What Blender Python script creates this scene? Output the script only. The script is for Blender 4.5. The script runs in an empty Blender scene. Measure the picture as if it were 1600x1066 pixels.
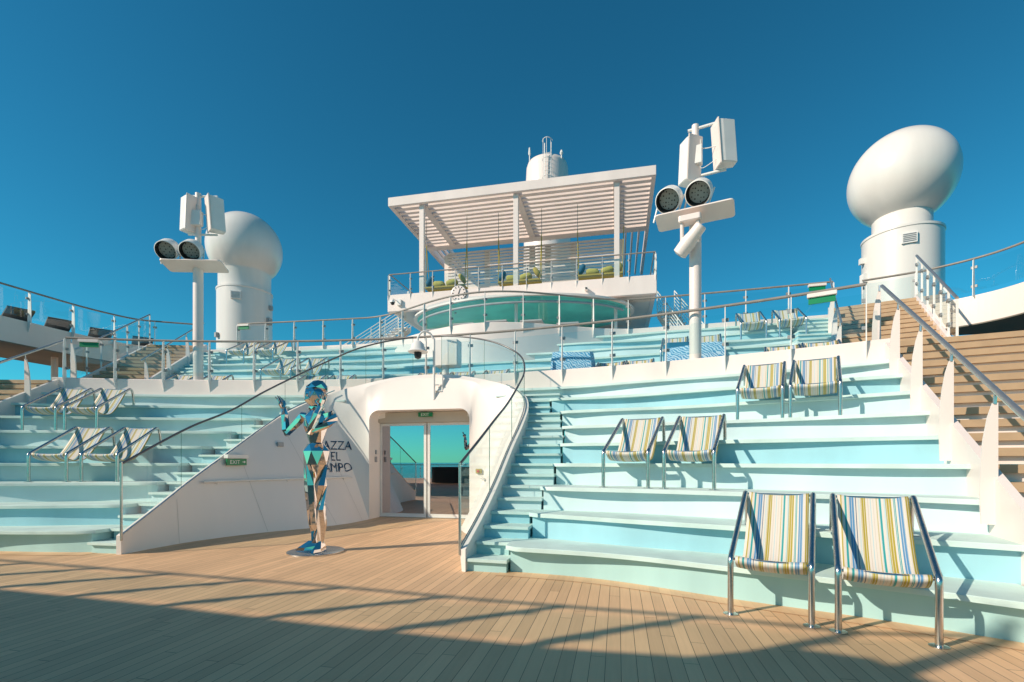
import bpy, bmesh, math, random
from mathutils import Vector, Matrix
R = math.radians
random.seed(7)
S = bpy.context.scene
C = S.collection

# ------------------------------------------------------------------ camera, sky, sun, exposure
cam_d = bpy.data.cameras.new("camera")
cam = bpy.data.objects.new("camera", cam_d); C.objects.link(cam)
cam.location = (4.38, 0.0, 1.32)
cam.rotation_euler = (R(90), 0, math.atan(165 / 766))
cam_d.sensor_width = 36.0
cam_d.lens = 766 / 1600 * 36
cam_d.shift_y = (722 - 533) / 1600
cam_d.clip_start = 0.05
cam_d.clip_end = 60000
S.camera = cam

SUN_AZ, SUN_EL = R(36), R(31.5)         # light travels towards (cos az, sin az), down by the elevation
W = bpy.data.worlds.new("World"); S.world = W; W.use_nodes = True
wn = W.node_tree.nodes; wl = W.node_tree.links
bg = wn["Background"]
sky = wn.new("ShaderNodeTexSky"); sky.sky_type = 'NISHITA'; sky.sun_disc = False
sky.sun_elevation = SUN_EL
sky.sun_rotation = math.atan2(-math.cos(SUN_AZ), -math.sin(SUN_AZ))
sky.air_density = 1.0; sky.dust_density = 0.0; sky.ozone_density = 4.5
tint = wn.new("ShaderNodeMix"); tint.data_type = 'RGBA'; tint.blend_type = 'MULTIPLY'
tint.inputs[0].default_value = 1.0
tint.inputs[7].default_value = (0.26, 1.06, 1.0, 1)
gm = wn.new("ShaderNodeGamma"); gm.inputs[1].default_value = 1.12
wl.new(sky.outputs[0], tint.inputs[6]); wl.new(tint.outputs[2], gm.inputs[0]); wl.new(gm.outputs[0], bg.inputs[0])
bg.inputs[1].default_value = 0.088

sd = bpy.data.lights.new("sun", 'SUN'); sd.energy = 5.0; sd.angle = R(0.5); sd.color = (1.0, 0.85, 0.68)
sun = bpy.data.objects.new("sun", sd); C.objects.link(sun)
ldir = Vector((math.cos(SUN_AZ) * math.cos(SUN_EL), math.sin(SUN_AZ) * math.cos(SUN_EL), -math.sin(SUN_EL)))
sun.rotation_euler = ldir.to_track_quat('-Z', 'Y').to_euler()
sun.location = (-20, -20, 30)
S.view_settings.view_transform = 'Standard'
S.view_settings.look = 'None'
S.view_settings.exposure = 0.06
S.view_settings.gamma = 1.0
S.view_settings.use_curve_mapping = False
S.render.engine = 'CYCLES'
S.cycles.max_bounces = 10
S.cycles.transparent_max_bounces = 24
S.cycles.use_denoising = True

# ------------------------------------------------------------------ materials
def newmat(name):
    m = bpy.data.materials.new(name); m.use_nodes = True
    return m, m.node_tree.nodes, m.node_tree.links, m.node_tree.nodes["Principled BSDF"]

def paint(name, col, rough=0.45, var=0.06, bump=0.0, metal=0.0, scale=3.0, streak=False):
    m, n, l, p = newmat(name)
    tc = n.new("ShaderNodeTexCoord")
    mp = n.new("ShaderNodeMapping"); l.new(tc.outputs['Object'], mp.inputs[0])
    mp.inputs['Scale'].default_value = (scale, scale, scale * (0.15 if streak else 1))
    nz = n.new("ShaderNodeTexNoise"); nz.inputs['Scale'].default_value = 1.0; nz.inputs['Detail'].default_value = 5
    l.new(mp.outputs[0], nz.inputs['Vector'])
    r = n.new("ShaderNodeValToRGB")
    r.color_ramp.elements[0].position = 0.3; r.color_ramp.elements[1].position = 0.7
    a = [c * (1 - var) for c in col]; b = [min(1, c * (1 + var * 0.6)) for c in col]
    r.color_ramp.elements[0].color = (*a, 1); r.color_ramp.elements[1].color = (*b, 1)
    l.new(nz.outputs[0], r.inputs[0]); l.new(r.outputs[0], p.inputs['Base Color'])
    p.inputs['Roughness'].default_value = rough; p.inputs['Metallic'].default_value = metal
    if bump:
        nb = n.new("ShaderNodeTexNoise"); nb.inputs['Scale'].default_value = 90; nb.inputs['Detail'].default_value = 3
        l.new(tc.outputs['Object'], nb.inputs['Vector'])
        bp = n.new("ShaderNodeBump"); bp.inputs['Strength'].default_value = bump; bp.inputs['Distance'].default_value = 0.01
        l.new(nb.outputs[0], bp.inputs['Height']); l.new(bp.outputs[0], p.inputs['Normal'])
    return m

M = {}
M['white'] = paint('white_paint', (0.83, 0.725, 0.675), 0.35, 0.08, scale=0.9, streak=True)
M['radome'] = paint('radome_gelcoat', (0.76, 0.72, 0.675), 0.26, 0.10, scale=0.8, streak=True)
M['white_metal'] = paint('white_coated_metal', (0.78, 0.76, 0.73), 0.4, 0.05, scale=4)
M['portal'] = paint('white_wall_panels', (0.83, 0.765, 0.715), 0.42, 0.07, scale=0.7, streak=True)
M['steel'] = paint('brushed_steel', (0.62, 0.60, 0.58), 0.24, 0.1, metal=1.0, scale=20, streak=True)
M['rail'] = paint('handrail_wood_grey', (0.26, 0.235, 0.21), 0.5, 0.15, scale=6)
M['dark_rail'] = paint('dark_steel_rail', (0.14, 0.14, 0.145), 0.35, 0.1, metal=0.6, scale=6)
M['clamp'] = paint('glass_clamp_grey', (0.30, 0.30, 0.30), 0.4, 0.1, metal=0.4)
M['black'] = paint('black_coating', (0.012, 0.013, 0.015), 0.5, 0.2)
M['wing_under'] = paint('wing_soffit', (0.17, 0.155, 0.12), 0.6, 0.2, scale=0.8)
M['turquoise'] = paint('turquoise_ceiling', (0.15, 0.70, 0.62), 0.4, 0.25, scale=0.7)
M['soffit'] = paint('grey_soffit', (0.62, 0.60, 0.56), 0.6, 0.06, scale=1.0)
M['green'] = paint('exit_sign_green', (0.0, 0.22, 0.08), 0.4, 0.05)
M['letter'] = paint('navy_letters', (0.012, 0.05, 0.11), 0.5, 0.05)
M['white_letter'] = paint('white_letters', (0.8, 0.8, 0.78), 0.5, 0.02)
M['yellow'] = paint('yellow_fabric', (0.40, 0.31, 0.05), 0.8, 0.1)
M['olive'] = paint('lime_cushion', (0.42, 0.38, 0.08), 0.85, 0.1)
M['blue_fab'] = paint('blue_cushion', (0.02, 0.12, 0.20), 0.85, 0.15)
M['lounger'] = paint('lounger_cloth', (0.055, 0.075, 0.085), 0.8, 0.2)
M['header'] = paint('beige_header', (0.55, 0.48, 0.40), 0.5, 0.05)
M['grey'] = paint('grey_plastic', (0.35, 0.36, 0.37), 0.5, 0.08)
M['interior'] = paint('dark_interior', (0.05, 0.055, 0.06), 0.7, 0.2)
M['edge'] = paint('glass_edge_green', (0.10, 0.28, 0.22), 0.2, 0.1)
M['teal_sling'] = paint('teal_cloth', (0.01, 0.16, 0.28), 0.8, 0.1)
# painted, slightly gritty treads and riser colours
M['tread'] = paint('mint_tread', (0.56, 0.72, 0.68), 0.75, 0.13, bump=0.25, scale=2.5)
M['tread_b'] = paint('pale_tread', (0.60, 0.73, 0.70), 0.75, 0.12, bump=0.25, scale=2.5)
M['r_mint'] = paint('mint_riser', (0.39, 0.62, 0.615), 0.6, 0.12, scale=1.6, streak=True)
M['r_blue'] = paint('sky_blue_riser', (0.33, 0.61, 0.69), 0.6, 0.12, scale=1.6, streak=True)
M['r_pale'] = paint('pale_aqua_riser', (0.58, 0.73, 0.755), 0.6, 0.08, scale=1.6, streak=True)
M['r_pale2'] = paint('pale_mint_riser', (0.52, 0.69, 0.71), 0.6, 0.10, scale=1.6, streak=True)

def glass_mat(name, tintc, refl, rough=0.0, gcol=(0.95, 0.97, 0.97)):
    m, n, l, p = newmat(name)
    n.remove(p)
    out = n["Material Output"]
    t = n.new("ShaderNodeBsdfTransparent"); t.inputs[0].default_value = (*tintc, 1)
    g = n.new("ShaderNodeBsdfGlossy"); g.inputs['Roughness'].default_value = rough
    g.inputs[0].default_value = (*gcol, 1)
    lw = n.new("ShaderNodeLayerWeight"); lw.inputs['Blend'].default_value = 0.5
    pw = n.new("ShaderNodeMath"); pw.operation = 'POWER'; pw.inputs[1].default_value = 5.0; l.new(lw.outputs['Facing'], pw.inputs[0])
    fr = n.new("ShaderNodeMath"); fr.operation = 'MULTIPLY_ADD'; fr.inputs[1].default_value = 0.92; fr.inputs[2].default_value = 0.05; l.new(pw.outputs[0], fr.inputs[0])
    mr = n.new("ShaderNodeMath"); mr.operation = 'MULTIPLY_ADD'
    mr.inputs[1].default_value = 1.0 - refl; mr.inputs[2].default_value = refl; mr.use_clamp = True
    l.new(fr.outputs[0], mr.inputs[0])
    mx = n.new("ShaderNodeMixShader")
    l.new(mr.outputs[0], mx.inputs[0]); l.new(t.outputs[0], mx.inputs[1]); l.new(g.outputs[0], mx.inputs[2])
    l.new(mx.outputs[0], out.inputs['Surface'])
    return m
M['glass'] = glass_mat('balustrade_glass', (0.86, 0.94, 0.93), 0.02)
M['door_glass'] = glass_mat('door_glass', (0.22, 0.27, 0.29), 0.46, gcol=(0.96, 0.92, 1.0))

def mirror_mat():
    m, n, l, p = newmat('mirror_steel')
    p.inputs['Base Color'].default_value = (0.60, 0.56, 0.54, 1)
    p.inputs['Metallic'].default_value = 1.0; p.inputs['Roughness'].default_value = 0.03
    tc = n.new("ShaderNodeTexCoord"); nz = n.new("ShaderNodeTexNoise"); nz.inputs['Scale'].default_value = 5
    l.new(tc.outputs['Object'], nz.inputs['Vector'])
    bp = n.new("ShaderNodeBump"); bp.inputs['Strength'].default_value = 0.015; bp.inputs['Distance'].default_value = 0.05
    l.new(nz.outputs[0], bp.inputs['Height']); l.new(bp.outputs[0], p.inputs['Normal'])
    return m
M['mirror'] = mirror_mat()

def math_node(n, op, a=None, b=None):
    x = n.new("ShaderNodeMath"); x.operation = op
    if a is not None: x.inputs[0].default_value = a
    if b is not None: x.inputs[1].default_value = b
    return x

def deck_mat(name, base, width=0.1, seams=True):
    m, n, l, p = newmat(name)
    tc = n.new("ShaderNodeTexCoord"); sp = n.new("ShaderNodeSeparateXYZ")
    l.new(tc.outputs['Object'], sp.inputs[0])
    dv = math_node(n, 'DIVIDE', b=width); l.new(sp.outputs[0], dv.inputs[0])
    fl = math_node(n, 'FLOOR'); l.new(dv.outputs[0], fl.inputs[0])
    fr = math_node(n, 'FRACT'); l.new(dv.outputs[0], fr.inputs[0])
    wn_ = n.new("ShaderNodeTexWhiteNoise"); wn_.noise_dimensions = '1D'; l.new(fl.outputs[0], wn_.inputs['W'])
    # butt joints: every board is cut at its own offset
    off = math_node(n, 'MULTIPLY', b=2.35); l.new(wn_.outputs[0], off.inputs[0])
    yo = math_node(n, 'ADD'); l.new(sp.outputs[1], yo.inputs[0]); l.new(off.outputs[0], yo.inputs[1])
    yd = math_node(n, 'DIVIDE', b=2.35); l.new(yo.outputs[0], yd.inputs[0])
    yf = math_node(n, 'FRACT'); l.new(yd.outputs[0], yf.inputs[0])
    yfl = math_node(n, 'FLOOR'); l.new(yd.outputs[0], yfl.inputs[0])
    cid = n.new("ShaderNodeCombineXYZ"); l.new(fl.outputs[0], cid.inputs[0]); l.new(yfl.outputs[0], cid.inputs[1])
    wn2 = n.new("ShaderNodeTexWhiteNoise"); wn2.noise_dimensions = '3D'; l.new(cid.outputs[0], wn2.inputs['Vector'])
    g1 = math_node(n, 'LESS_THAN', b=0.04); l.new(fr.outputs[0], g1.inputs[0])
    g2 = math_node(n, 'LESS_THAN', b=0.0018); l.new(yf.outputs[0], g2.inputs[0])
    gap = math_node(n, 'MAXIMUM'); l.new(g1.outputs[0], gap.inputs[0]); l.new(g2.outputs[0], gap.inputs[1])
    mp = n.new("ShaderNodeMapping"); mp.inputs['Scale'].default_value = (22, 1.2, 1); l.new(tc.outputs['Object'], mp.inputs[0])
    nz = n.new("ShaderNodeTexNoise"); nz.inputs['Scale'].default_value = 2; nz.inputs['Detail'].default_value = 6; l.new(mp.outputs[0], nz.inputs['Vector'])
    nz2 = n.new("ShaderNodeTexNoise"); nz2.inputs['Scale'].default_value = 0.7; nz2.inputs['Detail'].default_value = 4; l.new(tc.outputs['Object'], nz2.inputs['Vector'])
    s1 = math_node(n, 'MULTIPLY_ADD', b=0.24); s1.inputs[2].default_value = 0.62; l.new(wn2.outputs[0], s1.inputs[0])
    s2 = math_node(n, 'MULTIPLY_ADD', b=0.22); l.new(nz.outputs[0], s2.inputs[0]); l.new(s1.outputs[0], s2.inputs[2])
    s3 = math_node(n, 'MULTIPLY_ADD', b=0.42); l.new(nz2.outputs[0], s3.inputs[0]); l.new(s2.outputs[0], s3.inputs[2])
    mixc = n.new("ShaderNodeMix"); mixc.data_type = 'RGBA'; mixc.blend_type = 'MULTIPLY'; mixc.inputs[0].default_value = 1
    mixc.inputs[6].default_value = (*base, 1)
    l.new(s3.outputs[0], mixc.inputs[7])
    dark = n.new("ShaderNodeMix"); dark.data_type = 'RGBA'; dark.inputs[7].default_value = (base[0] * .12, base[1] * .12, base[2] * .14, 1)
    l.new(gap.outputs[0], dark.inputs[0]); l.new(mixc.outputs[2], dark.inputs[6])
    if seams: l.new(dark.outputs[2], p.inputs['Base Color'])
    else: l.new(mixc.outputs[2], p.inputs['Base Color'])
    p.inputs['Roughness'].default_value = 0.55
    if seams:
        bp = n.new("ShaderNodeBump"); bp.inputs['Strength'].default_value = 0.5; bp.inputs['Distance'].default_value = 0.004; bp.invert = True
        l.new(gap.outputs[0], bp.inputs['Height']); l.new(bp.outputs[0], p.inputs['Normal'])
    return m
M['deck'] = deck_mat('deck_planks', (0.64, 0.405, 0.225))
M['deck_plain'] = deck_mat('deck_border', (0.64, 0.41, 0.23), seams=False)
M['stair_wood'] = paint('brown_stair_tread', (0.48, 0.33, 0.20), 0.6, 0.12, scale=5)

def sea_mat():
    m, n, l, p = newmat('sea_water')
    p.inputs['Base Color'].default_value = (0.01, 0.07, 0.11, 1); p.inputs['Roughness'].default_value = 0.15
    tc = n.new("ShaderNodeTexCoord"); nz = n.new("ShaderNodeTexNoise"); nz.inputs['Scale'].default_value = 0.08; nz.inputs['Detail'].default_value = 8
    l.new(tc.outputs['Object'], nz.inputs['Vector'])
    bp = n.new("ShaderNodeBump"); bp.inputs['Strength'].default_value = 0.6; bp.inputs['Distance'].default_value = 3
    l.new(nz.outputs[0], bp.inputs['Height']); l.new(bp.outputs[0], p.inputs['Normal'])
    return m
M['sea'] = sea_mat()

def stripe_mat(name, cols, width=0.54):
    m, n, l, p = newmat(name)
    tc = n.new("ShaderNodeTexCoord"); sp = n.new("ShaderNodeSeparateXYZ"); l.new(tc.outputs['Object'], sp.inputs[0])
    mu = math_node(n, 'MULTIPLY_ADD', b=1.0 / width); mu.inputs[2].default_value = 0.5; l.new(sp.outputs[0], mu.inputs[0])
    r = n.new("ShaderNodeValToRGB"); cr = r.color_ramp; cr.interpolation = 'CONSTANT'
    x = 0.0; tot = sum(w for w, c in cols)
    while len(cr.elements) > 1: cr.elements.remove(cr.elements[-1])
    for i, (w, c) in enumerate(cols):
        e = cr.elements[0] if i == 0 else cr.elements.new(x / tot)
        e.position = x / tot; e.color = (*c, 1); x += w
    l.new(mu.outputs[0], r.inputs[0])
    f1 = math_node(n, 'MULTIPLY', b=29.0); l.new(mu.outputs[0], f1.inputs[0])
    f2 = math_node(n, 'FRACT'); l.new(f1.outputs[0], f2.inputs[0])
    f3 = math_node(n, 'LESS_THAN', b=0.24); l.new(f2.outputs[0], f3.inputs[0])
    f4 = math_node(n, 'MULTIPLY', b=0.75); l.new(f3.outputs[0], f4.inputs[0])
    fm = n.new("ShaderNodeMix"); fm.data_type = 'RGBA'; fm.inputs[7].default_value = (0.74, 0.69, 0.61, 1)
    l.new(f4.outputs[0], fm.inputs[0]); l.new(r.outputs[0], fm.inputs[6])
    nz = n.new("ShaderNodeTexNoise"); nz.inputs['Scale'].default_value = 400; l.new(tc.outputs['Object'], nz.inputs['Vector'])
    mx = n.new("ShaderNodeMix"); mx.data_type = 'RGBA'; mx.blend_type = 'MULTIPLY'; mx.inputs[0].default_value = 0.25
    l.new(fm.outputs[2], mx.inputs[6]); l.new(nz.outputs[1], mx.inputs[7])
    l.new(mx.outputs[2], p.inputs['Base Color'])
    p.inputs['Roughness'].default_value = 0.55
    return m
WH = (0.74, 0.68, 0.60); CR = (0.60, 0.52, 0.45); MU = (0.43, 0.34, 0.04); TE = (0.02, 0.34, 0.36); BL = (0.10, 0.28, 0.50); LB = (0.45, 0.62, 0.66); NV = (0.05, 0.10, 0.2)
M['stripe'] = stripe_mat('striped_canvas', [
    (5, WH), (3, MU), (3, WH), (4, TE), (2, WH), (2, CR), (7, BL), (2, WH), (1, NV), (3, WH), (2, LB), (2, WH), (7, MU), (3, WH), (1, CR), (3, WH), (1, LB), (3, WH), (1, CR), (3, WH), (2, MU),
    (2, WH), (4, TE), (3, WH), (3, LB), (8, MU), (3, WH), (3, TE), (3, WH), (7, BL), (4, WH), (6, MU)])

def cover_mat():
    m, n, l, p = newmat('blue_patterned_cover')
    tc = n.new("ShaderNodeTexCoord"); wv = n.new("ShaderNodeTexWave"); wv.inputs['Scale'].default_value = 9; wv.inputs['Distortion'].default_value = 9
    wv.inputs['Detail'].default_value = 3; wv.bands_direction = 'DIAGONAL'
    l.new(tc.outputs['Object'], wv.inputs['Vector'])
    r = n.new("ShaderNodeValToRGB"); r.color_ramp.elements[0].color = (0.06, 0.28, 0.52, 1); r.color_ramp.elements[1].color = (0.45, 0.66, 0.80, 1)
    r.color_ramp.elements[0].position = 0.3; r.color_ramp.elements[1].position = 0.75
    l.new(wv.outputs[0], r.inputs[0]); l.new(r.outputs[0], p.inputs['Base Color']); p.inputs['Roughness'].default_value = 0.8
    return m
M['cover'] = cover_mat()

def lens_mat():
    m, n, l, p = newmat('floodlight_lens')
    tc = n.new("ShaderNodeTexCoord"); vo = n.new("ShaderNodeTexVoronoi"); vo.inputs['Scale'].default_value = 19; vo.inputs['Randomness'].default_value = 0.15
    l.new(tc.outputs['Object'], vo.inputs['Vector'])
    r = n.new("ShaderNodeValToRGB"); r.color_ramp.elements[0].color = (0.02, 0.025, 0.03, 1); r.color_ramp.elements[1].color = (0.36, 0.40, 0.38, 1)
    r.color_ramp.elements[0].position = 0.2; r.color_ramp.elements[1].position = 0.36
    l.new(vo.outputs['Distance'], r.inputs[0]); l.new(r.outputs[0], p.inputs['Base Color']); p.inputs['Roughness'].default_value = 0.25
    return m
M['lens'] = lens_mat()

# ------------------------------------------------------------------ mesh helpers
class MB:
    def __init__(s): s.v = []; s.f = []; s.m = []
    def add(s, vs, fs, mi=0):
        o = len(s.v); s.v += [tuple(x) for x in vs]
        for f in fs: s.f.append(tuple(i + o for i in f)); s.m.append(mi)
        return s
    def hexa(s, p, mi=0):  # 8 points: bottom 4 ccw, top 4
        return s.add(p, [(3, 2, 1, 0), (4, 5, 6, 7), (0, 1, 5, 4), (1, 2, 6, 5), (2, 3, 7, 6), (3, 0, 4, 7)], mi)
    def box(s, c, d, rz=0, mi=0, mat=None):
        x, y, z = d[0] / 2, d[1] / 2, d[2] / 2
        pts = [(-x, -y, -z), (x, -y, -z), (x, y, -z), (-x, y, -z), (-x, -y, z), (x, -y, z), (x, y, z), (-x, y, z)]
        rm = mat if mat is not None else Matrix.Rotation(rz, 3, 'Z')
        c = Vector(c)
        return s.hexa([c + rm @ Vector(p) for p in pts], mi)
    def rbox(s, c, d, rad, rz=0, mi=0, mat=None, n=4):   # rounded in plan (local xy), extruded in local z
        x, y, z = d[0] / 2 - rad, d[1] / 2 - rad, d[2] / 2
        poly = []
        for (cx, cy, a0) in ((x, y, 0), (-x, y, 90), (-x, -y, 180), (x, -y, 270)):
            for i in range(n + 1):
                a = R(a0 + 90 * i / n); poly.append((cx + rad * math.cos(a), cy + rad * math.sin(a)))
        rm = mat if mat is not None else Matrix.Rotation(rz, 3, 'Z'); c = Vector(c); k = len(poly)
        vs = [c + rm @ Vector((a, b, -z)) for a, b in poly] + [c + rm @ Vector((a, b, z)) for a, b in poly]
        fs = [tuple(range(k - 1, -1, -1)), tuple(range(k, 2 * k))] + [(i, (i + 1) % k, k + (i + 1) % k, k + i) for i in range(k)]
        return s.add(vs, fs, mi)
    def prism(s, poly, z0, z1, mi=0):
        k = len(poly)
        vs = [(a, b, z0) for a, b in poly] + [(a, b, z1) for a, b in poly]
        return s.add(vs, [tuple(range(k - 1, -1, -1)), tuple(range(k, 2 * k))] + [(i, (i + 1) % k, k + (i + 1) % k, k + i) for i in range(k)], mi)
    def slab(s, poly3, off, mi=0):     # planar 3d polygon thickened by vector off
        k = len(poly3); off = Vector(off)
        vs = [Vector(p) for p in poly3] + [Vector(p) + off for p in poly3]
        return s.add(vs, [tuple(range(k - 1, -1, -1)), tuple(range(k, 2 * k))] + [(i, (i + 1) % k, k + (i + 1) % k, k + i) for i in range(k)], mi)
    def tube(s, pts, r, n=10, mi=0, cap=True):
        pts = [Vector(p) for p in pts]
        if not hasattr(r, '__len__'): r = [r] * len(pts)
        t0 = (pts[1] - pts[0]).normalized()
        up = Vector((0, 0, 1)) if abs(t0.z) < 0.9 else Vector((1, 0, 0))
        a = t0.cross(up).normalized(); vs = []; fs = []
        for i, p in enumerate(pts):
            if i == 0: t = t0
            elif i == len(pts) - 1: t = (pts[i] - pts[i - 1]).normalized()
            else: t = ((pts[i + 1] - p).normalized() + (p - pts[i - 1]).normalized()).normalized()
            a = (a - t * a.dot(t)).normalized(); b = t.cross(a)
            for j in range(n):
                an = 2 * math.pi * j / n
                vs.append(p + (a * math.cos(an) + b * math.sin(an)) * r[i])
        for i in range(len(pts) - 1):
            for j in range(n):
                fs.append((i * n + j, i * n + (j + 1) % n, (i + 1) * n + (j + 1) % n, (i + 1) * n + j))
        if cap:
            fs.append(tuple(range(n - 1, -1, -1))); fs.append(tuple((len(pts) - 1) * n + j for j in range(n)))
        return s.add(vs, fs, mi)
    def lathe(s, prof, c=(0, 0, 0), n=40, mi=0, mat=None):
        c = Vector(c); vs = []; fs = []
        for r, z in prof:
            for j in range(n):
                an = 2 * math.pi * j / n
                q = Vector((r * math.cos(an), r * math.sin(an), z))
                if mat is not None: q = mat @ q
                vs.append(c + q)
        for i in range(len(prof) - 1):
            for j in range(n): fs.append((i * n + j, i * n + (j + 1) % n, (i + 1) * n + (j + 1) % n, (i + 1) * n + j))
        if prof[0][0] > 1e-6: fs.append(tuple(range(n - 1, -1, -1)))
        flat = len(prof) == 2 and abs(prof[0][1] - prof[1][1]) < 1e-9
        if prof[-1][0] > 1e-6 and not flat: fs.append(tuple((len(prof) - 1) * n + j for j in range(n)))
        return s.add(vs, fs, mi)
    def grid(s, rows, mi=0):
        k = len(rows[0]); vs = [p for r in rows for p in r]
        fs = [(i * k + j, i * k + j + 1, (i + 1) * k + j + 1, (i + 1) * k + j) for i in range(len(rows) - 1) for j in range(k - 1)]
        return s.add(vs, fs, mi)
    def build(s, name, mats, parent=None, smooth=None, bevel=0, base=None):
        me = bpy.data.meshes.new(name)
        o = bpy.data.objects.new(name, me); C.objects.link(o)
        off = Vector((0, 0, 0))
        if base is not None: off = Vector(base); o.location = off
        elif parent is not None and parent.get('_world'):
            off = Vector(parent['_world'])
        me.from_pydata([tuple(Vector(p) - off) for p in s.v], [], s.f)
        if not isinstance(mats, (list, tuple)): mats = [mats]
        for m in mats: me.materials.append(M[m])
        if len(mats) > 1:
            for p, mi in zip(me.polygons, s.m): p.material_index = mi
        bm = bmesh.new(); bm.from_mesh(me)
        bmesh.ops.remove_doubles(bm, verts=bm.verts, dist=1e-5)
        bmesh.ops.recalc_face_normals(bm, faces=bm.faces)
        if bevel:
            ed = [e for e in bm.edges if len(e.link_faces) == 2 and e.calc_face_angle(0) > R(35)]
            bmesh.ops.bevel(bm, geom=ed, offset=bevel, segments=2, affect='EDGES', clamp_overlap=True)
        bm.to_mesh(me); bm.free()
        if smooth:
            for p in me.polygons: p.use_smooth = True
            me.set_sharp_from_angle(angle=R(smooth))
        if parent is not None:
            o.parent = parent
            if parent.get('_world'): o['_world'] = tuple(off)
        return o

def tag(o, label, cat, group=None, kind=None):
    o['label'] = label; o['category'] = cat
    if group: o['group'] = group
    if kind: o['kind'] = kind
    return o
def thing(name, label, cat, loc=(0, 0, 0), rz=0, group=None, local=False):
    o = bpy.data.objects.new(name, None); C.objects.link(o)
    o.location = loc; o.rotation_euler = (0, 0, rz); o.empty_display_size = 0.2
    tag(o, label, cat, group)
    if not local: o['_world'] = tuple(loc)
    return o
def struct(o):
    o['kind'] = 'structure'; return o
def kids(o): return [c for c in bpy.data.objects if c.parent == o]
def dup(root, loc, rz, label, group=None, tree=None):
    r = root.copy(); C.objects.link(r); r.location = loc; r.rotation_euler = (0, 0, rz); r['label'] = label
    if group: r['group'] = group
    for c in tree:
        ch, gs = c
        n = ch.copy(); C.objects.link(n); n.parent = r
        for g in gs:
            m = g.copy(); C.objects.link(m); m.parent = n
    return r
def tree_of(o): return [(c, kids(c)) for c in kids(o)]

def catmull(pts, n):
    P = [Vector(p) for p in pts]; out = []
    m = len(P) - 1
    for k in range(n + 1):
        x = k / n * m; i = min(int(x), m - 1); t = x - i
        p0 = P[max(i - 1, 0)]; p1 = P[i]; p2 = P[i + 1]; p3 = P[min(i + 2, m)]
        out.append(0.5 * ((2 * p1) + (p2 - p0) * t + (2 * p0 - 5 * p1 + 4 * p2 - p3) * t * t + (3 * p1 - p0 - 3 * p2 + p3) * t ** 3))
    return out
def resample(pts, step=None, count=None):
    P = [Vector(p) for p in pts]; L = [0]
    for a, b in zip(P, P[1:]): L.append(L[-1] + (b - a).length)
    n = count if count else max(1, round(L[-1] / step)); out = []
    j = 0
    for k in range(n + 1):
        d = L[-1] * k / n
        while j < len(P) - 2 and L[j + 1] < d: j += 1
        t = (d - L[j]) / max(1e-9, L[j + 1] - L[j]); out.append(P[j].lerp(P[j + 1], min(1, t)))
    return out

T = 0.325
# ------------------------------------------------------------------ sea and deck
b = MB(); b.add([(-20000, -20000, -30), (20000, -20000, -30), (20000, 20000, -30), (-20000, 20000, -30)], [(0, 1, 2, 3)])
struct(b.build('sea', 'sea'))
b = MB(); b.add([(-17, -16, 0), (17, -16, 0), (17, 40, 0), (-17, 40, 0)], [(0, 1, 2, 3)])
struct(b.build('deck', 'deck'))

BORDER = True
# ------------------------------------------------------------------ lower terraces
def lip(k, v):
    q = 0.0345 - 0.00106 * (k - 1); c = 6.0 + 0.5775 * (k - 1)
    return c - q * v * v + 0.055 * math.sin(1.25 * v + 1.9 * k) + 0.025 * math.sin(2.7 * v + 2.6 * k)
def riser(k, v):
    return lip(k, v) + 0.075 + 0.04 * (1 + math.sin(1.6 * v + 2.3 * k + (0.8 if v < 0 else 0)))
RIS = {1: 'r_mint', 2: 'r_blue', 3: 'r_pale', 4: 'r_pale2', 5: 'r_blue', 6: 'r_pale', 7: 'r_pale2', 8: 'r_blue', 9: 'r_pale'}
VS = {1: 3.12, 2: 3.28, 3: 3.36, 4: 3.46, 5: 3.5, 6: 3.47, 7: 3.36, 8: 3.08, 9: 2.2}
def vend(u): return 7.2 + (u - 3.4) * 0.245
def parapet_u(v): return 10.95 - 0.0238 * v * v

def terrace(side, label):
    t = thing('seating_terrace', label, 'seating terrace', (side * 5.5, 6.5, 0))
    for k in range(1, 10):
        v0, v1 = VS[k], vend(lip(k, side * 8.0)) + 0.15
        z1 = T * k; z0 = T * (k - 1) - 0.02; h = 0.05
        N = 44
        vs = [v0 + (v1 - v0) * i / N for i in range(N + 1)]
        b = MB()
        def back(v): return (riser(k + 1, side * v) + 0.12) if k < 9 else parapet_u(v) + 0.1
        ro = 0.07   # rounded corner at the stair end
        rp = [(side * v, riser(k, side * v), z0) for v in vs]; rt = [(x, y, z1 - h) for x, y, z in rp]
        b.grid([rp, rt])
        bu = back(v0)
        b.add([(side * v0, riser(k, side * v0), z0), (side * v0, bu, z0), (side * v0, bu, z1 - h), (side * v0, riser(k, side * v0), z1 - h)], [(0, 1, 2, 3)])
        tr = b.build('tier', RIS[k], t, smooth=40)
        b = MB()
        vt = [v0 - 0.045] + vs[1:]
        top = []
        for i, v in enumerate(vt):
            d = max(0.0, 1 - (v - vt[0]) / 0.10)
            top.append((side * v, lip(k, side * v) + 0.08 * (1 - math.sqrt(max(0, 1 - d * d))), z1))
        edge = [(x, y, z1 - 0.006) for x, y, z in top]
        topi = [(x, y + 0.006, z1) for x, y, z in top]
        low = [(x, y, z1 - h) for x, y, z in top]
        inn = [(x, riser(k, x) + 0.02, z1 - h) for x, y, z in top]
        bk = [(x + side * .17 * (abs(x) - vt[0]) / (v1 - vt[0]), back(abs(x)), z1) for x, y, z in top]
        b.grid([inn, low, edge, topi, bk])
        x0 = side * vt[0]
        b.add([inn[0], low[0], edge[0], topi[0], bk[0], (x0, bk[0][1], z1 - h)], [(0, 1, 2, 3, 4, 5)])
        b.build('tread', 'tread' if k % 3 else 'tread_b', tr, smooth=40)
    return t
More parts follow.
